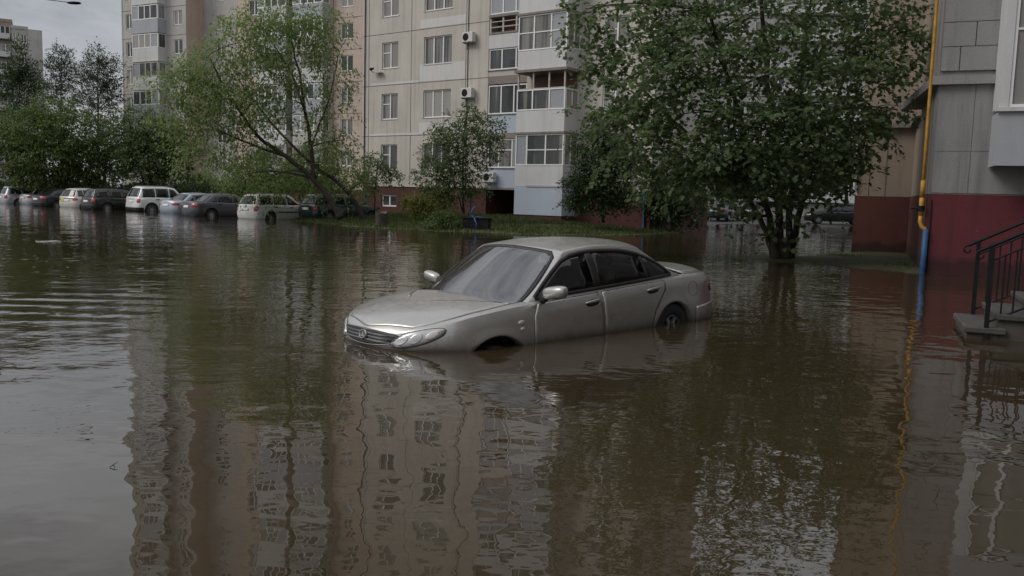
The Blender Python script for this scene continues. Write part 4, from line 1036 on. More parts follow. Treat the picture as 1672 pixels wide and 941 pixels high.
# sparse grass on the mound round the big tree
n = 9000
gx = rg.uniform(5.4, 14, n); gy = rg.uniform(18.5, 28, n); hz = ground_h(gx, gy)
q = np.stack([gx - C3.x, gy - C3.y], 1); lx = q[:, 0] * math.cos(YAW3) + q[:, 1] * math.sin(YAW3); ly = -q[:, 0] * math.sin(YAW3) + q[:, 1] * math.cos(YAW3)
keep = (hz > .01) & ~((lx > -.1) & (ly > -.1)) & ~((lx > -1.6) & (ly > 7.3)) & (wob(gx, gy, 1.6, 18) > .7)
gp_ = np.stack([gx, gy, hz - .01], 1)[keep]; m_ = len(gp_); a = rg.uniform(0, 6.28, m_); hh = rg.uniform(.03, .1, m_)
wv_ = np.stack([np.cos(a), np.sin(a), 0 * a], 1) * .01; ln = np.stack([np.cos(a + 1.7), np.sin(a + 1.7), 0 * a], 1) * (hh * .5)[:, None]
V = np.stack([gp_ - wv_, gp_ + wv_, gp_ + ln + np.array([0, 0, 1]) * hh[:, None]], 1).reshape(-1, 3)
gr = mesh_obj('grass', V, np.arange(m_ * 3).reshape(-1, 3), M['grass_blade']); tag(gr, 'sparse wet grass on the low mound round the big tree', kind='stuff')
# ------------------------------------------------------------------ vehicles
def smooth_interp(x, pts):
    """monotone cubic through control points (x ascending)"""
    P = np.array(sorted(pts), float); X, Y = P[:, 0], P[:, 1]
    h = np.diff(X); d = np.diff(Y) / h
    m = np.zeros(len(X)); m[0], m[-1] = d[0], d[-1]
    for i in range(1, len(X) - 1):
        m[i] = 0 if d[i - 1] * d[i] <= 0 else 2 * d[i - 1] * d[i] / (d[i - 1] + d[i])
    x = np.clip(np.asarray(x, float), X[0], X[-1])
    i = np.clip(np.searchsorted(X, x) - 1, 0, len(h) - 1)
    t = (x - X[i]) / h[i]
    return (2 * t**3 - 3 * t**2 + 1) * Y[i] + (t**3 - 2 * t**2 + t) * h[i] * m[i] + (-2 * t**3 + 3 * t**2) * Y[i + 1] + (t**3 - t**2) * h[i] * m[i + 1]


class Car:
    def __init__(s, **P): s.__dict__.update(P)
    # --- lower body
    def xf(s): return s.foh
    def xr(s): return -(s.wb + s.roh)
    def plan(s, x):
        x = np.asarray(x, float)
        a = s.foh - s.Lf; b = s.xr() + s.Lr
        tf = np.clip((x - a) / s.Lf, 0, 1); tr = np.clip((b - x) / s.Lr, 0, 1)
        w_ = (1 - tf ** s.nf) ** (1 / s.nf) * (1 - tr ** s.nr) ** (1 / s.nr)
        mid = (x + s.wb / 2) / (s.wb / 2 + 1)
        return s.hw * w_ * (1 - .025 * mid ** 2)
    def zs(s, x): return smooth_interp(x, s.belt)
    def zc(s, x): return smooth_interp(x, s.deck)
    def sec(s, zn):
        zn = np.clip(zn, 0, 1)
        lo = .93 + .07 * np.sin(np.minimum(zn / .5, 1) * math.pi / 2)
        t = np.clip((zn - .5) / .5, 0, 1)
        return lo - .055 * t ** 2 - .03 * np.clip((zn - .86) / .14, 0, 1) ** 2
    def lean(s, x, z):
        a = s.foh - s.Lf; b = s.xr() + s.Lr
        kf = np.clip((x - a) / s.Lf, 0, 1) ** 2; kr = np.clip((b - x) / s.Lr, 0, 1) ** 2
        tk = getattr(s, 'tuck', (.42, .25))
        return -kf * (s.leanf * np.clip(z - .5, 0, 1) + tk[1] * np.clip(tk[0] - z, 0, .16)) + kr * (s.leanr * np.clip(z - .55, 0, 1) + .25 * np.clip(.42 - z, 0, 1))
    def arad(s, xa): return s.ra if xa == 0 else getattr(s, 'ra_rear', s.ra)
    def archr(s, x, z):
        f = 0
        for xa in (0, -s.wb):
            d = np.sqrt((x - xa) ** 2 + (z - s.rw) ** 2)
            f = f + np.exp(-((d - s.arad(xa)) / .06) ** 2)
        return .014 * f
    def side(s, x, z):
        """surface point on the lower body for station x (before lean) and height z"""
        x = np.asarray(x, float); z = np.asarray(z, float)
        zn = (z - s.sill) / (s.zs(x) - s.sill)
        y = s.plan(x) * s.sec(zn) + s.archr(x, z) * np.clip(s.plan(x) / s.hw, 0, 1)
        return np.stack([x + s.lean(x, z), y, z], -1)
    def zb(s, x):
        z = np.full_like(np.asarray(x, float), s.sill)
        for xa in (0, -s.wb):
            d = np.abs(x - xa); ra_ = s.arad(xa)
            z = np.where(d < ra_, np.maximum(z, s.rw + np.sqrt(np.maximum(ra_ ** 2 - d ** 2, 0)) * np.clip((ra_ - d) / .004, 0, 1)), z)
        return z
    def front(s, th, z):      # nose: plan angle th (0 centre, + left), height z
        th = np.asarray(th, float); a = s.foh - s.Lf
        x = a + s.Lf * np.cos(np.abs(th)).clip(1e-6) ** (2 / s.nf)
        p = s.side(x, z); p[..., 1] *= np.sign(th); return p
    def rear(s, th, z):
        th = np.asarray(th, float); b = s.xr() + s.Lr
        x = b - s.Lr * np.cos(np.abs(th)).clip(1e-6) ** (2 / s.nr)
        p = s.side(x, z); p[..., 1] *= np.sign(th); return p
    def rear_y(s, y, z):
        y = np.asarray(y, float); b = s.xr() + s.Lr
        sc = (s.sec((z - s.sill) / (s.zs(s.xr() + .1) - s.sill)))
        t = (1 - (np.abs(y) / (s.plan(b) * sc)).clip(0, .9999) ** s.nr) ** (1 / s.nr)
        x = b - s.Lr * t
        return np.stack([x + s.lean(x, z), y, z], -1)
    def front_y(s, y, z):
        y = np.asarray(y, float); a = s.foh - s.Lf
        sc = (s.sec((z - s.sill) / (s.zs(s.foh - .1) - s.sill)))
        t = (1 - (np.abs(y) / (s.plan(a) * sc)).clip(0, .9999) ** s.nf) ** (1 / s.nf)
        x = a + s.Lf * t
        return np.stack([x + s.lean(x, z), y, z], -1)
    def top(s, x, t):
        """hood / trunk surface; t in -1..1 across"""
        z0 = s.zs(x); p = s.side(x, z0 * 1.0); W = p[..., 1]
        z = z0 + (s.zc(x) - z0) * (1 - np.abs(t) ** s.pt)
        return np.stack([p[..., 0], W * t, z], -1)
    # --- greenhouse
    def gl(s, x, t):
        u = (x - s.gmid) / s.glen
        yb_ = s.yb - s.tb * u ** 2; yr_ = s.yr - s.trr * u ** 2
        return yb_ + (yr_ - yb_) * t + s.bulge * np.sin(math.pi * np.clip(t, 0, 1))
    def zr(s, x): return smooth_interp(x, s.roof)
    def gz(s, x, t): zb_ = s.zs(x) - .03; return zb_ + (s.zr(x) - zb_) * t
    def edge_f(s, t): return s.ws[0] + (s.ws[1] - s.ws[0]) * t
    def edge_r(s, t): return s.bl[0] + (s.bl[1] - s.bl[0]) * t
    def gside(s, x, z):
        x = np.asarray(x, float); z = np.asarray(z, float)
        zb_ = s.zs(x) - .03; t = (z - zb_) / (s.zr(x) - zb_)
        return np.stack([x, s.gl(x, t), z], -1)
    def gfront(s, b, t):
        b = np.asarray(b, float); t = np.asarray(t, float)
        xs_ = s.edge_f(t); x = xs_ + s.bowf * (1 - .3 * t) * (1 - b ** 2)
        return np.stack([x, b * s.gl(xs_, t), s.gz(xs_, t) + s.crown * (1 - b ** 2) * t + .055 * np.sin(math.pi * t) * (1 - b ** 4)], -1)
    def grear(s, b, t):
        b = np.asarray(b, float); t = np.asarray(t, float)
        xs_ = s.edge_r(t); x = xs_ - s.bowr * (1 - .3 * t) * (1 - b ** 2)
        return np.stack([x, b * s.gl(xs_, t), s.gz(xs_, t) + s.crown * (1 - b ** 2) * t], -1)
    def groof(s, a, b):
        xf_ = s.edge_f(1) + s.bowf * .7 * (1 - b ** 2); xr_ = s.edge_r(1) - s.bowr * .7 * (1 - b ** 2)
        x = xf_ + (xr_ - xf_) * a; xs_ = s.edge_f(1) + (s.edge_r(1) - s.edge_f(1)) * a
        return np.stack([x, b * s.gl(xs_, np.ones_like(xs_)), s.zr(xs_) + s.crown * (1 - b ** 2)], -1)


def inside(poly, p, q):
    poly = np.asarray(poly, float); ins = np.zeros(len(p), bool)
    for (ax, ay), (bx, by) in zip(poly, np.roll(poly, -1, 0)):
        c = ((ay > q) != (by > q)) & (p < (bx - ax) * (q - ay) / (by - ay + 1e-12) + ax); ins ^= c
    return ins


def chaikin(P, n=2, closed=True):
    P = np.asarray(P, float)
    for _ in range(n):
        Q = np.roll(P, -1, 0)
        P = np.stack([.75 * P + .25 * Q, .25 * P + .75 * Q], 1).reshape(-1, 2)
    return P


def densify(P, n=6):
    P = np.asarray(P, float); Q = np.roll(P, -1, 0)
    return np.concatenate([P + (Q - P) * k / n for k in range(n)], 0).reshape(n, len(P), 2).transpose(1, 0, 2).reshape(-1, 2)


def grow(P, d, sx=1.0, sy=1.0):
    """offset a 2-D outline by d (in local units) along its normals"""
    P = np.asarray(P, float); a = np.roll(P, 1, 0); b = np.roll(P, -1, 0)
    t = b - a; t /= np.linalg.norm(t, axis=1)[:, None] + 1e-12
    A = 0.5 * np.sum(P[:, 0] * b[:, 1] - b[:, 0] * P[:, 1])
    n_ = np.stack([t[:, 1], -t[:, 0]], 1) * (1 if A > 0 else -1)
    return P + n_ * d * np.array([sx, sy])


def surf(F, p, q, off, flip_to=None):
    e = 1e-3
    P0 = F(p, q); du = F(p + e, q) - F(p - e, q); dv = F(p, q + e) - F(p, q - e)
    n_ = np.cross(du, dv); n_ /= np.linalg.norm(n_, axis=-1)[..., None] + 1e-12
    ctr = np.array([-1.4, 0, .45]) if flip_to is None else flip_to
    sg = np.sign(np.sum(n_ * (P0 - ctr), -1)); sg[sg == 0] = 1
    return P0 + n_ * sg[..., None] * np.asarray(off)[..., None]


def patch(name, F, outline, mat, parent, off=.003, rings=5, dome=0.0, mirror=False, lip=.012, rnd=0, dens=4, smooth=True):
    """a skin lying just proud of the surface F inside the outline, with a turned-down edge"""
    O = np.asarray(outline, float)
    if rnd: O = chaikin(O, rnd)
    elif dens > 1: O = densify(O, dens)
    c = O.mean(0); k = len(O)
    rs = np.linspace(0, 1, rings + 1)[1:]
    pq = [c[None]] + [c + (O - c) * r_ for r_ in rs] + [O]
    offs = [np.array([off + dome])] + [np.full(k, off + dome * (1 - r_ ** 2)) for r_ in rs] + [np.full(k, -lip)]
    A = np.concatenate(pq); of = np.concatenate(offs)
    V = surf(F, A[:, 0], A[:, 1], of)
    f = [(0, 1 + i, 1 + (i + 1) % k) for i in range(k)]
    for r_ in range(len(rs)):
        b0 = 1 + r_ * k; b1 = b0 + k
        f += [(b0 + i, b1 + i, b1 + (i + 1) % k, b0 + (i + 1) % k) for i in range(k)]
    if mirror: V = V * np.array([1, -1, 1])
    # orient outward
    a_, b_, c_ = V[f[0][0]], V[f[0][1]], V[f[0][2]]
    n_ = np.cross(b_ - a_, c_ - a_)
    out_ = a_ - np.array([-1.4, 0, .45])
    if n_ @ out_ < 0: f = [tuple(reversed(q)) for q in f]
    return mesh_obj(name, V, f, M[mat] if isinstance(mat, str) else mat, parent, smooth)


def ring_patch(name, F, outer, inner, mat, parent, off=.004, mirror=False, lip=.008):
    k = len(outer)
    A = np.concatenate([outer, outer, inner, inner]); of = np.concatenate([np.full(k, -lip), np.full(k, off), np.full(k, off), np.full(k, -lip)])
    V = surf(F, A[:, 0], A[:, 1], of)
    f = []
    for r_ in range(3): f += [(r_ * k + i, (r_ + 1) * k + i, (r_ + 1) * k + (i + 1) % k, r_ * k + (i + 1) % k) for i in range(k)]
    if mirror: V = V * np.array([1, -1, 1])
    a_, b_, c_ = V[f[k][0]], V[f[k][1]], V[f[k][2]]
    if np.cross(b_ - a_, c_ - a_) @ (a_ - np.array([-1.4, 0, .45])) < 0: f = [tuple(reversed(q)) for q in f]
    return mesh_obj(name, V, f, M[mat], parent, True)


def wheel(parent, x, y, r_, wd, detail=16, spokes=7, hub=.6):
    sg = 1 if y > 0 else -1
    o_t = MB(); n = detail * 2
    prof = [(r_ * hub, -.5), (r_ * .92, -.5), (r_, -.38), (r_, .38), (r_ * .92, .5), (r_ * hub, .5), (r_ * (hub - .03), .35)]
    vs = []
    for rr, d in prof: vs += [(rr * math.cos(2 * math.pi * i / n), d * wd, rr * math.sin(2 * math.pi * i / n)) for i in range(n)]
    fs = []
    for q in range(len(prof) - 1): fs += [(q * n + i, q * n + (i + 1) % n, (q + 1) * n + (i + 1) % n, (q + 1) * n + i) for i in range(n)]
    o_t.add(vs, fs)
    w_ = o_t.build('wheel', M['tyre'], parent, True); w_.location = (x, y, r_)
    mb = MB()
    ro = r_ * hub; yy = .42 * wd * sg
    vs = []; k = 24
    pr = [(ro, yy), (ro * .93, yy + .005 * sg), (ro * .88, yy - .02 * sg)]
    for rr, d in pr: vs += [(rr * math.cos(2 * math.pi * i / k), d, rr * math.sin(2 * math.pi * i / k)) for i in range(k)]
    fs = [(q * k + i, q * k + (i + 1) % k, (q + 1) * k + (i + 1) % k, (q + 1) * k + i) for q in range(2) for i in range(k)]
    mb.add(vs, fs)
    for q in range(spokes):
        a = 2 * math.pi * q / spokes + .3
        ca, sa = math.cos(a), math.sin(a)
        def P(u, v, d): return (u * ca - v * sa, d, u * sa + v * ca)
        w0, w1 = ro * .16, ro * .10
        y0, y1 = yy - .005 * sg, yy - .03 * sg
        mb.add([P(ro * .12, -w0, y0), P(ro * .12, w0, y0), P(ro * .9, w1, y0), P(ro * .9, -w1, y0), P(ro * .12, -w0, y1), P(ro * .12, w0, y1), P(ro * .9, w1, y1), P(ro * .9, -w1, y1)],
               [(0, 1, 2, 3), (0, 4, 5, 1), (1, 5, 6, 2), (2, 6, 7, 3), (3, 7, 4, 0)])
    k = 12
    vs = [(ro * .24 * math.cos(2 * math.pi * i / k), yy + .008 * sg, ro * .24 * math.sin(2 * math.pi * i / k)) for i in range(k)] + [(ro * .26 * math.cos(2 * math.pi * i / k), yy - .03 * sg, ro * .26 * math.sin(2 * math.pi * i / k)) for i in range(k)]
    mb.add(vs, [tuple(range(k))] + [(i, (i + 1) % k, k + (i + 1) % k, k + i) for i in range(k)])
    mb.build('rim', M['rim'], w_)
    mb = MB(); k = 20
    vs = [(ro * .97 * math.cos(2 * math.pi * i / k), yy - .045 * sg, ro * .97 * math.sin(2 * math.pi * i / k)) for i in range(k)]
    mb.add(vs, [tuple(range(k))]); mb.build('brake_disc', M['black_trim'], w_)
    return w_


def build_shell(c, root, paint, nst=70, nv=10, ntp=10, deck_hole=True):
    """lower body: one loft from nose to tail"""
    a, b = c.foh - c.Lf, c.xr() + c.Lr
    th = np.linspace(0.001, math.pi / 2, nst // 4)
    xs_ = list(a + c.Lf * np.cos(th) ** (2 / c.nf)) + list(b - c.Lr * np.cos(th) ** (2 / c.nr)) + list(np.linspace(b, a, nst))
    for xa in (0, -c.wb):
        ph = np.linspace(0, math.pi, 22); ra_ = c.arad(xa); xs_ += list(xa + ra_ * np.cos(ph)) + [xa + ra_ + .006, xa - ra_ - .006]
    X = np.array(sorted(set(np.round(xs_, 4))))
    X = X[(X > c.xr() + 1e-4) & (X < c.foh - 1e-4)]
    n = len(X)
    zb_, zt_ = c.zb(X), c.zs(X)
    v = np.linspace(0, 1, nv + 1)
    v = 1 - (1 - v) ** 1.25
    rows = []
    # inner lip, then up the left side
    p0 = c.side(X, zb_); lip = p0.copy(); lip[:, 1] = np.maximum(lip[:, 1] - .1, 0)
    rows.append(lip)
    for t in v: rows.append(c.side(X, zb_ + (zt_ - zb_) * t))
    tt = np.cos(np.linspace(0, math.pi, ntp + 1))[1:-1]
    for t in tt: rows.append(c.top(X, t))
    nside = nv + 2
    rowsR = [r_ * np.array([1, -1, 1]) for r_ in rows[:nside]][::-1]
    G = np.stack(rows + rowsR, 0)          # rows x n x 3
    G[:, 0, 1] = 0; G[:, -1, 1] = 0
    m = G.shape[0]
    idx = np.arange(m * n).reshape(m, n)
    f = np.stack([idx[:-1, :-1], idx[:-1, 1:], idx[1:, 1:], idx[1:, :-1]], -1).reshape(-1, 4)
    mi = np.zeros(len(f), int)
    if deck_hole:
        ctr = G.reshape(-1, 3)[f].mean(1)
        cab = (np.abs(ctr[:, 1]) < c.yb - .07) & (ctr[:, 0] < c.ws[0] + c.bowf * .6) & (ctr[:, 0] > c.bl[0] + .02)
        rowi = np.repeat(np.arange(m - 1), n - 1)
        cab &= (rowi >= nside) & (rowi < nside + len(tt) - 1)
        f = f[~cab]
    o = mesh_obj('body', G.reshape(-1, 3), f, [paint], root, True)
    return o


def build_greenhouse(c, root, paint, na=28, nb_=14, ntt=8, cut_side=None, cut_f=None, cut_r=None):
    T = np.linspace(0, 1, ntt + 1)
    verts, faces = [], []
    def addgrid(P, keep=None):
        a_, b_ = P.shape[:2]; b0 = sum(len(v) for v in verts)
        idx = np.arange(a_ * b_).reshape(a_, b_) + b0
        f = np.stack([idx[:-1, :-1], idx[:-1, 1:], idx[1:, 1:], idx[1:, :-1]], -1).reshape(-1, 4)
        if keep is not None: f = f[keep.ravel()]
        verts.append(P.reshape(-1, 3)); faces.append(f)
    A = np.linspace(0, 1, na + 1)
    for sgn in (1, -1):
        aa, tt = np.meshgrid(A, T)
        x = c.edge_f(tt) + (c.edge_r(tt) - c.edge_f(tt)) * aa
        P = np.stack([x, sgn * c.gl(x, tt), c.gz(x, tt)], -1)
        keep = None
        if cut_side:
            cx = (P[:-1, :-1] + P[1:, 1:]) / 2
            keep = np.ones(cx.shape[:2], bool)
            for po in cut_side: keep &= ~inside(po, cx[..., 0].ravel(), cx[..., 2].ravel()).reshape(keep.shape)
        addgrid(P if sgn > 0 else P[:, ::-1], keep if sgn > 0 or keep is None else keep[:, ::-1])
    B = np.linspace(1, -1, nb_ + 1)
    for F, cut, rev in ((c.gfront, cut_f, False), (c.grear, cut_r, True)):
        bb, tt = np.meshgrid(B, T)
        P = F(bb, tt); keep = None
        if cut is not None:
            cb = (bb[:-1, :-1] + bb[1:, 1:]) / 2; ct = (tt[:-1, :-1] + tt[1:, 1:]) / 2
            keep = ~inside(cut, cb.ravel(), ct.ravel()).reshape(cb.shape)
        if rev: P = P[:, ::-1]; keep = keep[:, ::-1] if keep is not None else None
        addgrid(P[:, ::-1], keep[:, ::-1] if keep is not None else None)
    aa, bb = np.meshgrid(np.linspace(0, 1, na + 1), B)
    addgrid(c.groof(aa, bb))
    V = np.concatenate(verts); Fc = np.concatenate(faces)
    # merge coincident edges so that shading is continuous
    key = np.round(V, 4); _, first, inv = np.unique(key, axis=0, return_index=True, return_inverse=True)
    V2 = V[first]; F2 = inv.ravel()[Fc]
    good = np.array([len(set(q)) == 4 for q in F2])
    return mesh_obj('roof', V2, F2[good], [paint], root, True)


BASE = dict(wb=2.7, foh=.93, roh=1.0, hw=.88, Lf=1.0, Lr=.75, nf=2.4, nr=3.2, sill=.2, rw=.31, ra=.36, leanf=.25, leanr=.2, pt=2.4,
            belt=[(-3.75, .86), (-3.4, .93), (-2.7, .95), (-1.4, .92), (-.4, .90), (.1, .83), (.6, .72), (.93, .62)],
            deck=[(-3.75, .92), (-3.5, 1.0), (-2.9, 1.02), (-.35, .95), (.1, .91), (.6, .81), (.93, .66)],
            yb=.775, yr=.56, tb=.06, trr=.05, gmid=-1.5, glen=1.6, bulge=.025, crown=.05, bowf=.16, bowr=.14,
            ws=(-.42, -1.15), bl=(-3.05, -2.4), roof=[(-3.3, 1.22), (-2.4, 1.34), (-1.75, 1.385), (-1.15, 1.345), (-.6, 1.2)])
def kind(k):
    P = dict(BASE)
    if k == 'sedan': pass
    if k == 'wagon':
        P.update(wb=2.55, roh=.9, bl=(-3.32, -3.08), Lr=.5, nr=4.0, roof=[(-3.3, 1.36), (-2.6, 1.42), (-1.75, 1.44), (-1.1, 1.39), (-.6, 1.2)], bowr=.08, gmid=-1.9, glen=1.7, tb=.05, trr=.06, leanr=.12,
                 belt=[(-3.45, .88), (-2.7, .94), (-1.4, .92), (-.4, .90), (.1, .84), (.6, .74), (.93, .64)], deck=[(-3.45, .9), (-2.7, .96), (-.35, .96), (.1, .92), (.6, .83), (.93, .68)])
    if k == 'suv':
        P.update(wb=2.62, roh=.85, hw=.92, sill=.3, rw=.36, ra=.43, bl=(-3.34, -3.02), Lr=.5, nr=4.0, bowr=.1, gmid=-1.9, glen=1.7, leanr=.15, yb=.82, yr=.64, tb=.05,
                 roof=[(-3.3, 1.62), (-2.6, 1.68), (-1.75, 1.69), (-1.1, 1.63), (-.6, 1.4)],
                 belt=[(-3.47, 1.02), (-2.7, 1.08), (-1.4, 1.06), (-.4, 1.05), (.1, 1.0), (.6, .9), (.93, .78)], deck=[(-3.47, 1.05), (-2.7, 1.1), (-.35, 1.1), (.1, 1.07), (.6, .99), (.93, .84)], ws=(-.42, -1.05))
    if k == 'hatch':
        P.update(wb=2.4, foh=.85, roh=.65, bl=(-2.95, -2.6), Lr=.5, nr=3.6, bowr=.1, gmid=-1.6, glen=1.5, leanr=.2,
                 roof=[(-2.9, 1.34), (-2.4, 1.42), (-1.7, 1.45), (-1.05, 1.39), (-.6, 1.2)],
                 belt=[(-3.05, .88), (-2.4, .95), (-1.4, .92), (-.4, .90), (.1, .83), (.85, .64)], deck=[(-3.05, .9), (-2.4, .97), (-.35, .96), (.1, .91), (.85, .68)])
    return Car(**P)


def parked_car(kd, paint, label, cat, loc, heading, group='cars parked in the flooded row', trim=True, plate=True, sticker=False, scale=1.0, name='parked_car', strip=False, roofrail=False):
    c = kind(kd)
    root = empty(name, loc, heading, label, cat, group)
    root.scale = (scale,) * 3
    build_shell(c, root, paint, nst=40, nv=8, ntp=8, deck_hole=False)
    build_greenhouse(c, root, paint, na=20, nb_=10, ntt=6)
    xr = c.xr()
    mb = MB(); mb.box(xr + .25, c.foh - .25, -.62, .62, c.sill + .02, c.zs(-1.4) - .1); mb.build('underbody', M['black_trim'], root)
    for x in (0, -c.wb):
        for y in (-1, 1): wheel(root, x, y * (c.hw - .13), c.rw, .2, detail=10)
    # glass
    zt = lambda x: float(c.zr(x)) - .075
    zl = lambda x: float(c.zs(x)) + .025
    xa, xb = c.ws[0] - .28, c.bl[0] + (.42 if kd == 'sedan' else .24)
    mid1 = -1.45
    x2 = -2.3
    front_w = [(xa - .02, zl(xa)), (mid1, zl(mid1)), (mid1, zt(mid1)), (c.ws[1] - .12, zt(c.ws[1] - .12))]
    rear_w = [(mid1 - .07, zl(mid1)), (x2, zl(x2)), (x2, zt(x2)), (mid1 - .07, zt(mid1))]
    t_end = c.bl[1] + (.12 if kd == 'sedan' else .1)
    quarter = [(x2 - .06, zl(x2)), (xb, zl(xb)), (min(xb + .02, t_end + .0) if kd != 'sedan' else t_end, zt(t_end)), (x2 - .06, zt(x2))]
    for mir in (False, True):
        for po in (front_w, rear_w, quarter):
            patch('window', c.gside, po, 'car_glass', root, off=.006, mirror=mir, dens=4, rings=3)
    patch('windscreen', c.gfront, [(-.86, .1), (.86, .1), (.82, .93), (-.82, .93)], 'car_glass', root, off=.006)
    patch('rear_window', c.grear, [(-.84, .16), (.84, .16), (.8, .9), (-.8, .9)], 'car_glass', root, off=.006)
    # lamps
    zR = c.zs(xr + .1)
    for mir in (False, True):
        if kd in ('suv', 'wagon'):
            patch('tail_light', c.rear, [(.50, zR - .27), (1.12, zR - .25), (1.16, zR + .0), (.62, zR - .01)], 'tail_red', root, off=.012, mirror=mir, rnd=1, rings=3, dome=.01)
        else:
            patch('tail_light', c.rear, [(.42, zR - .2), (1.1, zR - .18), (1.16, zR - .02), (.45, zR - .03)], 'tail_red', root, off=.012, mirror=mir, rnd=1, rings=3, dome=.01)
        patch('headlight', c.front, [(.42, .58), (1.0, .62), (1.08, .72), (.5, .69)] if kd != 'suv' else [(.42, .74), (1.0, .78), (1.08, .92), (.5, .9)], 'lens_clear', root, off=.01, mirror=mir, rnd=1, rings=3)
    if plate:
        patch('number_plate', c.rear_y, [(-.26, zR - .24), (.26, zR - .24), (.26, zR - .12), (-.26, zR - .12)], 'plate', root, off=.012, rings=2)
    if sticker:
        patch('sticker', c.rear_y, [(.2, zR - .26), (.52, zR - .26), (.52, zR - .07), (.2, zR - .07)], 'sticker', root, off=.014, rings=2)
    if trim:
        patch('bumper', c.rear, [(-1.5, .3), (1.5, .3), (1.5, .5), (-1.5, .5)], 'black_trim', root, off=.02, rings=4, dens=12)
    if strip:
        for mir in (False, True):
            patch('rub_strip', c.side, [(-.5, .56), (-2.15, .56), (-2.15, .62), (-.5, .62)], 'black_trim', root, off=.012, mirror=mir, rings=2)
    if roofrail:
        for y in (-1, 1):
            mb = MB(); xs_ = np.linspace(c.ws[1] - .2, c.bl[1] + .15, 9); mb.tube([(x, y * (c.yr - .05), float(c.zr(x)) + .06) for x in xs_], .018, 6); mb.build('roof_rail', M['metal_grey'], root)
    for mir in (1, -1):
        mb = MB(); mb.box(-.72, -.55, mir * .84 - (.0 if mir > 0 else .18), mir * .84 + (.18 if mir > 0 else 0), c.zs(-.6) + .03, c.zs(-.6) + .17, bev=.03); mb.build('mirror', paint, root, True)
        for x in (-1.3, -2.25): 
            mb = MB(); p = c.side(np.array([x]), np.array([c.zs(x) - .1]))[0]; mb.box(x - .1, x + .1, mir * p[1] - .03, mir * p[1] + .03, p[2] - .02, p[2] + .02); mb.build('door_handle', M['black_trim'], root)
    return root


PAINT = {
    'silver': car_paint('paint_silver', (0.42, 0.43, 0.45)), 'white': car_paint('paint_white', (0.62, 0.62, 0.6), metal=.05),
    'black': car_paint('paint_black', (0.008, 0.008, 0.009), metal=.1, rough=.3, coat=.25), 'beige': car_paint('paint_beige', (0.50, 0.49, 0.45), metal=.05),
    'blue_silver': car_paint('paint_blue_silver', (0.33, 0.37, 0.43)), 'dark_grey': car_paint('paint_dark_grey', (0.075, 0.08, 0.09), coat=.35),
    'teal': car_paint('paint_teal', (0.012, 0.034, 0.042), metal=.4), 'hero': car_paint('paint_sand_silver', (0.47, 0.455, 0.43), metal=.84, rough=.32, dirt=.3, coat=.5, mud=True)}

# each car is set by its near rear corner: a surveyed point, its distance and its heading
def park(kd, paint, px, y, deg, label, cat, z=-.26, **kw):
    c = kind(kd); h = R(deg)
    p = at(px, 330, y)
    # rear right corner in car axes
    q = Vector((c.xr() + .25, -c.hw * .92, 0)); q.rotate(Matrix.Rotation(h, 3, 'Z'))
    return parked_car(kd, PAINT[paint], label, cat, (p[0] - q.x, y - q.y, z), h, **kw)
park('wagon', 'silver', 14, 59, 48, 'silver estate car at the far left end of the flooded row', 'car', trim=False)
park('sedan', 'silver', 52, 58.5, 56, 'pale saloon half hidden between the silver estate and the black saloon', 'car', trim=False)
park('sedan', 'black', 74, 55, 56, 'black saloon parked at the foot of the round tree', 'car')
park('hatch', 'beige', 128, 54, 66, 'small beige hatchback with a yellow sticker on its back, under the round tree', 'car', sticker=True, trim=False)
park('wagon', 'black', 157, 50.5, 52, 'black estate car between the beige hatchback and the white estate', 'car', z=-.22)
park('suv', 'white', 231, 49.8, 50, 'large white estate with grey lower bumper and red tail lights', 'car', z=-.28, roofrail=True)
park('sedan', 'blue_silver', 291, 47, 58, 'pale blue saloon between the white estate and the dark grey saloon', 'car', trim=False)
park('sedan', 'dark_grey', 322, 43.6, 46, 'dark grey saloon with alloy wheels, seen from behind', 'car', trim=False, z=-.24)
park('wagon', 'white', 424, 41.5, 54, 'white estate car with a dark side strip and tall red tail lights', 'car', trim=False, strip=True, roofrail=True, z=-.24)
park('wagon', 'teal', 520, 42.4, 46, 'dark teal estate car behind the leaning tree trunks', 'car', trim=False, z=-.16)
park('sedan', 'dark_grey', 1186, 60, 60, 'dark saloon parked on the dry lane beside the dark bush', 'car', z=.09, group='cars parked beyond the big tree')
park('wagon', 'black', 1240, 66, 69, 'black estate car behind the stems of the big tree', 'car', z=.1, group='cars parked beyond the big tree')
p = at(1366, 345, 61)
parked_car('wagon', PAINT['black'], 'black estate car parked at the corner of the tan wall', 'car', (p[0] - 1.0, 62, .05), R(168), group='cars parked beyond the big tree')


# ---- the stranded silver saloon
c = Car(**dict(BASE, wb=2.75, foh=.95, roh=1.30, hw=.885, Lf=1.05, Lr=.95, nf=2.35, nr=2.6, sill=.19, rw=.315, ra=.375, leanf=.34, leanr=.12, pt=2.6,
    belt=[(-4.05, .82), (-3.7, .90), (-3.1, .945), (-2.5, .955), (-1.5, .925), (-.45, .89), (.1, .85), (.5, .79), (.8, .725), (.95, .68)],
    deck=[(-4.05, .90), (-3.85, .975), (-3.3, 1.025), (-2.9, 1.05), (-.35, .95), (.1, .925), (.5, .87), (.8, .79), (.95, .715)],
    yb=.815, yr=.615, tb=.05, trr=.045, gmid=-1.6, glen=1.7, bulge=.028, crown=.055, bowf=.2, bowr=.16,
    ws=(-.36, -1.2), bl=(-3.16, -2.42), roof=[(-3.2, 1.12), (-2.8, 1.24), (-2.42, 1.325), (-2.0, 1.37), (-1.6, 1.378), (-1.2, 1.345), (-.8, 1.22), (-.4, 1.0)]))
def lift(x): return .115 * np.clip(1 + np.asarray(x, float) / 2.75, 0, 1.4)
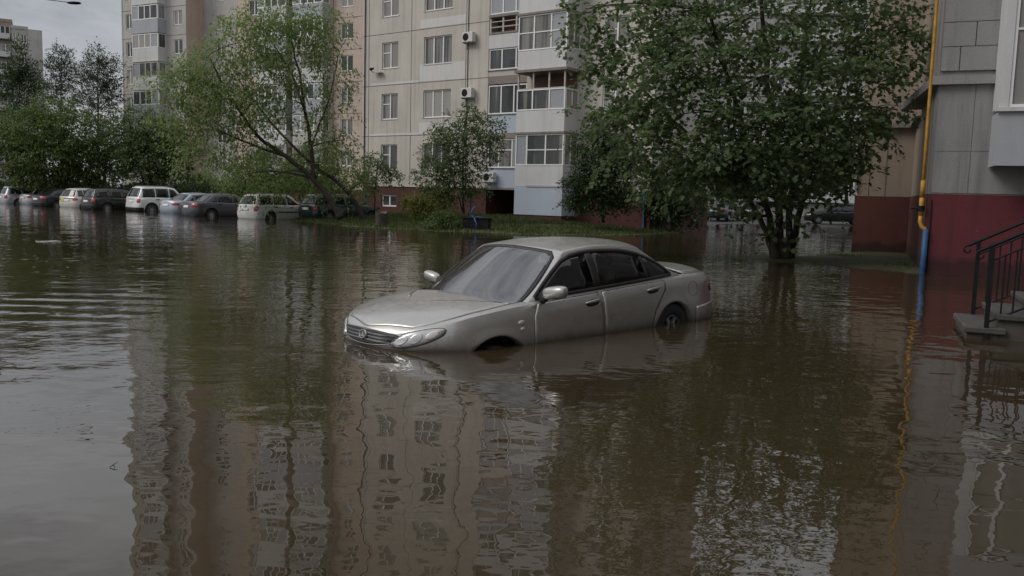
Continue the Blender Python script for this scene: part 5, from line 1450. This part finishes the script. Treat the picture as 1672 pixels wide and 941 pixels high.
c.belt = [(x, z + float(lift(x))) for x, z in c.belt]; c.deck = [(x, z + float(lift(x))) for x, z in c.deck]; c.roof = [(x, z + float(lift(x))) for x, z in c.roof]
c.ra = .445; c.ra_rear = .385; c.tuck = (.715, 1.3)
HX, HY, HZ, HYAW, HPIT = -.7175, 8.651, -.661, R(224.2), R(4.1)
hero = empty('stranded_car', (HX, HY, HZ), 0, 'silver beige saloon stranded in the flood with water over its front bumper', 'car')
hero.rotation_mode = 'XYZ'; hero.scale = (1.025,) * 3
hero.rotation_euler = (0, HPIT, HYAW)
hp_ = PAINT['hero']
# side glass outlines
def arc(x): return smooth_interp(x, [(-2.86, 1.0), (-2.78, 1.065), (-2.6, 1.175), (-2.36, 1.262), (-2.0, 1.322), (-1.6, 1.336), (-1.32, 1.318), (-1.12, 1.262), (-.9, 1.135), (-.6, .935)]) + lift(x)
def sill_(x): return .925 + (-.6 - x) * .03 + lift(x)
def glass_outline(x0, x1):
    xs_ = np.linspace(x0, x1, 15)
    return np.array([(x, float(sill_(x))) for x in xs_] + [(x, max(float(arc(x)), float(sill_(x)) + .004)) for x in xs_[::-1]])
fw = glass_outline(-.63, -1.485); rw_ = glass_outline(-1.565, -2.375); qw = glass_outline(-2.405, -2.83)
dlo = glass_outline(-.615, -2.85)
wsO = chaikin(densify([(-.93, .045), (0, .02), (.93, .045), (.91, .96), (0, .975), (-.91, .96)], 3), 1)
blO = chaikin(densify([(-.88, .16), (.88, .16), (.84, .93), (-.84, .93)], 3), 1)
build_shell(c, hero, hp_, nst=120, nv=18, ntp=22)
build_greenhouse(c, hero, hp_, na=110, nb_=40, ntt=26, cut_side=[grow(dlo, -.012)], cut_f=grow(wsO, -.02), cut_r=grow(blO, -.02))
mb = MB(); mb.box(c.xr() + .3, c.foh - .35, -.6, .6, .22, .6); mb.box(-3.1, -.5, -.7, .7, .35, .5); mb.box(c.xr() + .35, -2.95, -.62, .62, .6, .8); mb.box(-.45, .45, -.6, .6, .6, .74); mb.build('underbody', M['black_trim'], hero)
for x in (0, -c.wb):
    for y in (-1, 1):
        w_ = wheel(hero, x, y * (c.hw - .125), c.rw, .205, detail=18, spokes=7, hub=.60)
        w_.location.z += .045 if x < -1 else .03
for mir in (False, True):
    for xa in (0, -c.wb):
        mb = MB(); a = np.linspace(-.25, math.pi + .25, 26); r_ = c.arad(xa) + .02
        vs = [(xa + r_ * math.cos(t), (.885 - .03) * (-1 if mir else 1), c.rw + r_ * math.sin(t)) for t in a] + [(xa + r_ * math.cos(t), .5 * (-1 if mir else 1), c.rw + r_ * math.sin(t)) for t in a]
        k = len(a); mb.add(vs, [(i, i + 1, k + i + 1, k + i) for i in range(k - 1)]); mb.build('wheel_arch', M['black_trim'], hero)
    
    for nm, po in (('side_window', fw), ('side_window', rw_), ('side_window', qw)):
        w_ = patch(nm, c.gside, po, 'car_glass_clear', hero, off=.000, mirror=mir, dens=1, rings=2, lip=.004)
        
    ring_patch('window_seal', c.gside, grow(dlo, .014), grow(dlo, -.02), 'black_trim', hero, off=.004, mirror=mir)
    for x0_, x1_ in ((-1.475, -1.575), (-2.372, -2.408)):
        patch('window_pillar', c.gside, [(x0_, sill_(x0_)), (x0_, arc(x0_)), (x1_, arc(x1_)), (x1_, sill_(x1_))], 'black_trim', hero, off=.003, mirror=mir, dens=4, rings=2, lip=.01)
    # doors with their dark gaps
    def xl(z): return -.50 - .02 * (z - .6)
    fd = [(-.50, .24), (-.495, .5), (-.5, .7), (-.52, .87)] + [(x, float(c.zs(x)) - .012) for x in np.linspace(-.6, -1.5, 8)] + [(-1.52, .8), (-1.52, .5), (-1.51, .24)]
    rd_ = [(-1.54, .24), (-1.55, .5), (-1.55, .8)] + [(x, float(c.zs(x)) - .012) for x in np.linspace(-1.56, -2.66, 9)] + [(-2.63, .86), (-2.52, .76), (-2.42, .66), (-2.345, .5), (-2.30, .24)]
    for q, po in enumerate((fd, rd_)):
        po = densify(np.array(po), 3)
        d_ = patch('door', c.side, po, hp_, hero, off=.0022, mirror=mir, dens=1, rings=14, lip=.003)
        ring_patch('door_gap', c.side, grow(po, .007), grow(po, -.003), 'seam', d_, off=.0008, mirror=mir, lip=.004)
        hx = -1.37 if q == 0 else -2.40
        hz_ = .885 if q == 0 else .882
        patch('handle_recess', c.side, [(hx - .10, hz_ - .035), (hx + .10, hz_ - .04), (hx + .11, hz_ + .025), (hx - .1, hz_ + .035)], 'black_trim', d_, off=.0048, mirror=mir, rnd=2, rings=2, lip=.002)
        patch('door_handle', c.side, [(hx - .12, hz_ - .004), (hx + .11, hz_ - .010), (hx + .12, hz_ + .018), (hx - .12, hz_ + .026)], 'chrome' if False else hp_, d_, off=.022, mirror=mir, rnd=2, rings=3, dome=.01, lip=-.006)
    # fuel flap line, wing lamps, fender crease
    if not mir:
        fo = chaikin([(-3.08, .72), (-3.26, .72), (-3.26, .88), (-3.08, .88)], 2); ring_patch('fuel_flap', c.side, grow(fo, .002), grow(fo, -.002), 'seam', hero, off=.0015, lip=.002)
    for xx, zz, a_, b_ in ((-.335, .835, .045, .022), (-.345, .775, .03, .018)):
        t = np.linspace(0, 2 * math.pi, 13)[:-1]
        patch('side_repeater', c.side, np.stack([xx + a_ * np.cos(t), zz + b_ * np.sin(t)], 1), 'lens_clear', hero, off=.006, mirror=mir, dens=1, rings=2, dome=.006, lip=.0)
    # headlight: housing, clear lens, bowls
    hl = np.array([0, .085]) + chaikin([(.36, .653), (.40, .715), (.54, .765), (.74, .795), (.92, .808), (1.02, .80), (1.0, .755), (.9, .715), (.72, .667), (.5, .64)], 1)
    h_ = patch('headlight', c.front, hl, 'lens_bowl', hero, off=.006, mirror=mir, dens=1, rings=4, dome=.008)
    ring_patch('lamp_gap', c.front, grow(hl, .005), grow(hl, -.003), 'seam', h_, off=.004, mirror=mir, lip=.004)
    for th_, z_, a_, b_, mt in ((.50, .700, .085, .038, 'lens_clear'), (.67, .722, .085, .044, 'lens_clear'), (.86, .752, .085, .034, 'lens_amber')):
        t = np.linspace(0, 2 * math.pi, 17)[:-1]
        patch('lamp_bowl', c.front, np.stack([th_ + a_ * np.cos(t) + .25 * b_ * np.sin(t), .085 + z_ + b_ * np.sin(t) + .02 * np.cos(t)], 1), mt, h_, off=.0145, mirror=mir, dens=1, rings=3, dome=-.004 if mt == 'lens_clear' else .006)
    tl = chaikin([(.72, .68), (1.08, .70), (1.16, .79), (1.0, .83), (.7, .83)], 1)
    patch('tail_light', c.rear, tl, 'tail_dark', hero, off=.008, mirror=mir, dens=1, rings=3, dome=.006)
    # mirror on its stalk
    sg = -1 if mir else 1
    mb = MB()
    n1, n2 = 14, 18
    vs, fs = [], []
    for i in range(n1 + 1):
        ph = -math.pi / 2 + math.pi * i / n1
        for j in range(n2):
            a = 2 * math.pi * j / n2
            cxp = math.copysign(abs(math.cos(a)) ** .7, math.cos(a)); cyp = math.copysign(abs(math.sin(a)) ** .6, math.sin(a)); sp = math.copysign(abs(math.sin(ph)) ** .7, math.sin(ph)); cp = math.cos(ph) ** .6
            x_ = .085 * cxp * cp * (1.0 if cxp > 0 else .45); z_ = .066 * cyp * cp
            q_ = 1.0 if sg > 0 else .82
            vs.append((-.70 + x_ * q_, sg * ((.975 if sg > 0 else .90) + .145 * q_ * sp), 1.085 + z_ * q_ + .02 * sp))
    for i in range(n1):
        for j in range(n2): fs.append((i * n2 + j, i * n2 + (j + 1) % n2, (i + 1) * n2 + (j + 1) % n2, (i + 1) * n2 + j))
    mb.add(vs, fs if sg < 0 else [q[::-1] for q in fs]); mi_ = mb.build('mirror', hp_, hero, True)
    mb = MB(); mb.tube([(-.68, sg * .80, 1.005), (-.69, sg * .86, 1.03), (-.70, sg * .92, 1.055)], [.05, .035, .03], 8); mb.build('mirror_stalk', M['black_trim'], mi_, True)
wo = patch('windscreen', c.gfront, wsO, 'windscreen_glass', hero, off=0.0, dens=1, rings=10, lip=.003)
ring_patch('window_seal', c.gfront, grow(wsO, .012), grow(wsO, -.035), 'black_trim', wo, off=.003)
bo = patch('rear_window', c.grear, blO, 'car_glass_clear', hero, off=0.0, dens=1, rings=8, lip=.003)
ring_patch('window_seal', c.grear, grow(blO, .015), grow(blO, -.03), 'black_trim', bo, off=.004)
for y0, y1 in ((.05, .62), (-.6, -.05)):
    mb = MB(); mb.tube([(float(c.gfront(np.array([y / .76]), np.array([.07]))[0][0]) + .02, y, float(c.gfront(np.array([y / .76]), np.array([.07]))[0][2]) + .015) for y in np.linspace(y0, y1, 6)], .009, 5); mb.build('wiper', M['black_trim'], hero)
# bonnet seam, drawn as a sunken line, and bonnet emblem
def topF(x, t): return c.top(x, t)
bon = [(.70, y) for y in np.linspace(-.80, .80, 13)]
def bonnet_x(t): return .925 - .20 * np.abs(t) ** 2.2
edge = [(bonnet_x(t), t) for t in np.linspace(-.93, .93, 25)] + [(x, .93 - .03 * (.6 - x)) for x in np.linspace(.66, -.38, 12)] + [(-.30 + .08 * (1 - (t / .9) ** 2), t) for t in np.linspace(.86, -.86, 9)] + [(x, -(.93 - .02 * (.6 - x))) for x in np.linspace(-.38, .66, 12)]
edge = np.array(edge)
bn = patch('bonnet', topF, edge, hp_, hero, off=.0018, dens=1, rings=14, lip=.004)
ring_patch('bonnet_gap', topF, grow(edge, .006), grow(edge, -.002), 'seam', bn, off=.0007, lip=.003)
tr_e = [(x, .9) for x in np.linspace(-3.2, -3.78, 8)] + [(-3.8, t) for t in np.linspace(.85, -.85, 9)] + [(x, -.9) for x in np.linspace(-3.78, -3.2, 8)] + [(-3.17, t) for t in np.linspace(-.85, .85, 9)]
tr_e = np.array(tr_e)
bt = patch('boot_lid', topF, tr_e, hp_, hero, off=.003, dens=1, rings=8, lip=.004)
ring_patch('boot_gap', topF, grow(tr_e, .008), grow(tr_e, -.002), 'seam', bt, off=.001, lip=.003)
# grille: dark opening, chrome bars, round badge
gro = np.array([0, .085]) + chaikin([(-.46, .705), (-.30, .658), (0, .638), (.30, .658), (.46, .705), (.44, .75), (.2, .771), (0, .775), (-.2, .771), (-.44, .75)], 1)
gro = densify(gro, 2)
gr_ = patch('grille', c.front_y, gro, 'black_trim', hero, off=.004, dens=1, rings=4, lip=.002)
ring_patch('grille_surround', c.front_y, grow(gro, .004), grow(gro, -.003), 'dull_metal', gr_, off=.006, lip=.002)
for z_, yy in ((.759, .35), (.787, .41), (.815, .41)):
    ys_ = np.linspace(-yy, yy, 15)
    q = np.array([(y, z_ + .010 * (1 - (y / .45) ** 2) - .0045) for y in ys_] + [(y, z_ + .010 * (1 - (y / .45) ** 2) + .0045) for y in ys_[::-1]])
    patch('grille_bar', c.front_y, q, 'dull_metal', gr_, off=.010, dens=1, rings=2, lip=-.002)
t = np.linspace(0, 2 * math.pi, 25)[:-1]
bd = np.stack([.052 * np.cos(t), .803 + .040 * np.sin(t)], 1)
em = ring_patch('badge', c.front_y, bd, bd * [1, 1] * .78 + np.array([0, .803]) * .22, 'dull_metal', hero, off=.03, lip=-.01)
mb = MB()
def fy(y, z, d): p_ = c.front_y(np.array([y]), np.array([z]))[0]; return (p_[0] + d, p_[1], p_[2])
for (y0, z0), (y1, z1) in (((-.028, .785), (.004, .835)), ((.028, .785), (-.004, .835)), ((-.014, .797), (.014, .797))): mb.tube([fy(y0, z0, .028), fy(y1, z1, .028)], .006, 5)
mb.build('badge_mark', M['dull_metal'], em)
# bumper line below the lamps (mostly under water)
patch('bumper', c.front, densify([(-.95, .30), (.95, .30), (.95, .66), (-.95, .66)], 14), hp_, hero, off=.006, dens=1, rings=8, lip=.01)
patch('bumper', c.rear, densify([(-1.5, .3), (1.5, .3), (1.5, .58), (-1.5, .58)], 14), hp_, hero, off=.02, dens=1, rings=8, lip=.015)
# cabin
mb = MB(); mb.box(-.98, -.30, -.70, .70, .60, .90, bev=.05); mb.box(-1.0, -.85, -.70, .70, .80, .92, bev=.03); mb.build('dashboard', M['seat_cloth'], hero)
for y in (.37, -.37):
    mb = MB(); mb.box(-1.85, -1.35, y - .25, y + .25, .45, .62, bev=.05); mb.add([], [])
    vs = [(-1.72, y - .24, .6), (-1.72, y + .24, .6), (-1.98, y + .21, 1.12), (-1.98, y - .21, 1.12), (-1.86, y - .24, .6), (-1.86, y + .24, .6), (-2.08, y + .21, 1.12), (-2.08, y - .21, 1.12)]
    mb.add(vs, [(0, 1, 2, 3), (7, 6, 5, 4), (0, 3, 7, 4), (1, 5, 6, 2), (3, 2, 6, 7)])
    s_ = mb.build('seat', M['seat_cloth'], hero)
    mb = MB(); mb.box(-2.12, -2.02, y - .13, y + .13, 1.15, 1.30, bev=.03); mb.build('headrest', M['seat_cloth'], s_, True)
mb = MB(); mb.box(-3.05, -2.75, -.62, .62, .45, 1.05, bev=.06); mb.box(-3.3, -2.95, -.68, .68, .93, .97); mb.build('seat', M['seat_cloth'], hero)
mb = MB()
t = np.linspace(0, 2 * math.pi, 25)
mb.tube([(-1.1 - .06 * math.sin(a), .38 + .18 * math.cos(a), .92 + .17 * math.sin(a)) for a in t], .014, 6); mb.tube([(-1.1, .2, .93), (-1.08, .38, .92), (-1.1, .56, .93)], .016, 5)
mb.build('steering_wheel', M['black_trim'], hero, True)
mb = MB(); mb.box(-1.22, -1.18, -.09, .09, 1.27, 1.33, bev=.012); mb.build('rear_view_mirror', M['black_trim'], hero)
# ------------------------------------------------------------------ small things
# stump on the shore
b_ = at(622, 371, 36.0)
sp = empty('tree_stump', (b_[0], b_[1], -.1), 0, 'short dark tree stump standing at the water edge of the grass bank', 'stump')
mb = MB(); n = 14
vs = []
for z, r_ in ((-.2, .36), (.05, .30), (.3, .25), (.6, .24), (.72, .235)):
    vs += [(r_ * (1 + .1 * math.sin(3 * t + z * 3)) * math.cos(t), r_ * (1 + .1 * math.sin(3 * t + z * 3)) * math.sin(t), z + (.06 * math.sin(2 * t) if z > .5 else 0)) for t in np.arange(n) * 2 * math.pi / n]
mb.add(vs, [(q * n + i, q * n + (i + 1) % n, (q + 1) * n + (i + 1) % n, (q + 1) * n + i) for q in range(4) for i in range(n)]); mb.build('trunk', M['bark'], sp, True)
mb = MB(); mb.add(vs[-n:], [tuple(range(n))]); mb.build('cut_top', M['bark_pale'], sp)
# dark raised planter box with a bent blue bar
b_ = at(778, 377, 34.6)
pb = empty('planter_box', (b_[0], b_[1] + .3, 0), R(-12), 'dark rectangular box standing in the water before the grass bank', 'box')
mb = MB()
mb.box(-.52, .52, -.28, -.22, -.3, .5); mb.box(-.52, .52, .22, .28, -.3, .5); mb.box(-.52, -.46, -.219, .219, -.3, .5); mb.box(.46, .52, -.219, .219, -.3, .5); mb.box(-.56, .56, -.32, .32, .502, .54)
mb.build('side', M['metal_dark'], pb)
bl_ = empty('bent_bar', (b_[0], b_[1] - .1, 0), 0, 'bent bright blue metal bar leaning against the dark box', 'bar')
mb = MB(); mb.tube([(-.02, 0, .08), (0, 0, .3), (-.1, .05, .52), (-.02, .1, .56), (.1, .1, .56), (.24, .1, .54)], .03, 8); mb.tube([(-.22, .12, .62), (-.2, .12, .78), (-.16, .12, .9), (-.05, .12, .98)], .03, 8); mb.tube([(-.22, .12, .62), (-.1, .05, .52)], .025, 8); mb.build('bar', M['pipe_blue'], bl_, True)
# blue stake of the young tree
b_ = at(757, 345, 38.5)
bp_ = empty('tree_stake', (b_[0] + .3, b_[1], .2), 0, 'thin blue stake beside the stem of the young tree', 'stake')
mb = MB(); mb.tube([(0, 0, -.2), (0, 0, 1.3)], .035, 6); mb.build('pole', M['pipe_blue'], bp_)
# street lamp reaching into the top left corner
b_ = at(45, 330, 34)
tp = at(118, 5, 34)
lp = empty('street_lamp', (tp[0] - 3.6, 34, -.3), 0, 'street lamp head on a long arm at the top left corner', 'street lamp')
hx, hz = 3.6, tp[2] + .3
mb = MB(); mb.tube([(0, 0, 0), (0, 0, 4), (0, 0, hz + .05)], [.09, .075, .06], 10); mb.build('pole', M['metal_dark'], lp)
mb = MB(); mb.tube([(0, 0, hz + .03), (1.2, 0, hz + .14), (2.4, 0, hz + .13), (hx - .1, 0, hz + .02)], .025, 8); mb.build('arm', M['metal_grey'], lp)
mb = MB()
n = 12; vs = []
for x, a, b2 in ((hx - .18, .04, .03), (hx - .08, .09, .05), (hx + .1, .11, .06), (hx + .26, .08, .05), (hx + .34, .02, .02)):
    vs += [(x, a * math.cos(t), hz - .0 + b2 * math.sin(t)) for t in np.arange(n) * 2 * math.pi / n]
mb.add(vs, [(q * n + i, q * n + (i + 1) % n, (q + 1) * n + (i + 1) % n, (q + 1) * n + i) for q in range(4) for i in range(n)] + [tuple(range(n - 1, -1, -1)), tuple(4 * n + i for i in range(n))]); mb.build('lamp_head', M['metal_dark'], lp, True)
# litter afloat
b_ = at(78, 395, 21.3)
fl = []
n = 9
mb = MB()
for q in range(5):
    ox, oy = rng.normal(0, .13), rng.normal(0, .06)
    a = np.sort(rng.uniform(0, 6.28, n)); r_ = rng.uniform(.06, .16, n)
    top = [(ox + r_[i] * 1.5 * math.cos(a[i]), oy + r_[i] * math.sin(a[i]), .012 + abs(rng.normal(0, .012))) for i in range(n)]
    bot = [(x, y, -.02) for x, y, z in top]
    mb.add(top + bot, [tuple(range(n))] + [(i, n + i, n + (i + 1) % n, (i + 1) % n) for i in range(n)])
o = mb.build('floating_litter', M['foam']); o.location = (b_[0], b_[1], 0); tag(o, 'pale scrap of litter floating on the water at the left', 'litter')
def twig(px, py, lab, L_=.16):
    d = (px - 836) / 1400 * _R2 - (py - 470.5) / 1400 * _U2 + _F; t = -CAM_H / d[2]; x, y = d[0] * t, d[1] * t
    mb = MB(); a = rng.uniform(-.6, .6); u = np.array([math.cos(a), math.sin(a), 0]) * L_
    mb.tube([-u / 2, np.array([.0, .02, .012]), u / 2], [.002, .003, .0015], 5)
    mb.tube([np.array([.0, .02, .012]), u * .3 + np.array([0, .05, .02])], [.002, .001], 4)
    o = mb.build('floating_twig', M['bark']); o.location = (x, y, .002); tag(o, lab, 'twig', 'twigs afloat')
twig(14, 598, 'bent twig floating on the grey reflection at the left edge', .11)
twig(183, 765, 'small twig floating beside the reflected edge of the tall block', .04)
twig(22, 622, 'tiny dark twig floating below the bent twig', .03)

# fallen leaves afloat
lm_ = simple('fallen_leaf', (0.16, 0.15, 0.05), 0.6, objvar=0.5)
first = None
rl = np.random.default_rng(12)
spots = [(rl.uniform(40, 330), rl.uniform(385, 440)) for _ in range(18)] + [(rl.uniform(330, 520), rl.uniform(420, 470)) for _ in range(5)] + [(rl.uniform(1180, 1380), rl.uniform(435, 520)) for _ in range(8)]
for px, py in spots:
    d = (px - 836) / 1400 * _R2 - (py - 470.5) / 1400 * _U2 + _F; t = -CAM_H / d[2]; x, y = d[0] * t, d[1] * t
    if first is None:
        mb = MB(); pr = [(0, 0), (.25, .3), (.6, .26), (1, 0), (.6, -.26), (.25, -.3)]
        mb.add([(a * .07, b2 * .07, .004 + .006 * abs(b2)) for a, b2 in pr] + [(a * .07, b2 * .07, -.002) for a, b2 in pr], [(0, 1, 2, 3, 4, 5), (11, 10, 9, 8, 7, 6)] + [(i, 6 + i, 6 + (i + 1) % 6, (i + 1) % 6) for i in range(6)])
        first = mb.build('floating_leaf', lm_); o = first
        tag(o, 'small fallen leaf lying flat on the flood water', 'leaf', 'fallen leaves afloat on the water')
    else: o = first.copy(); col.objects.link(o)
    o.location = (x, y, .001); o.rotation_euler = (0, 0, rl.uniform(0, 6.28)); o.scale = (rl.uniform(.5, 1.1),) * 3
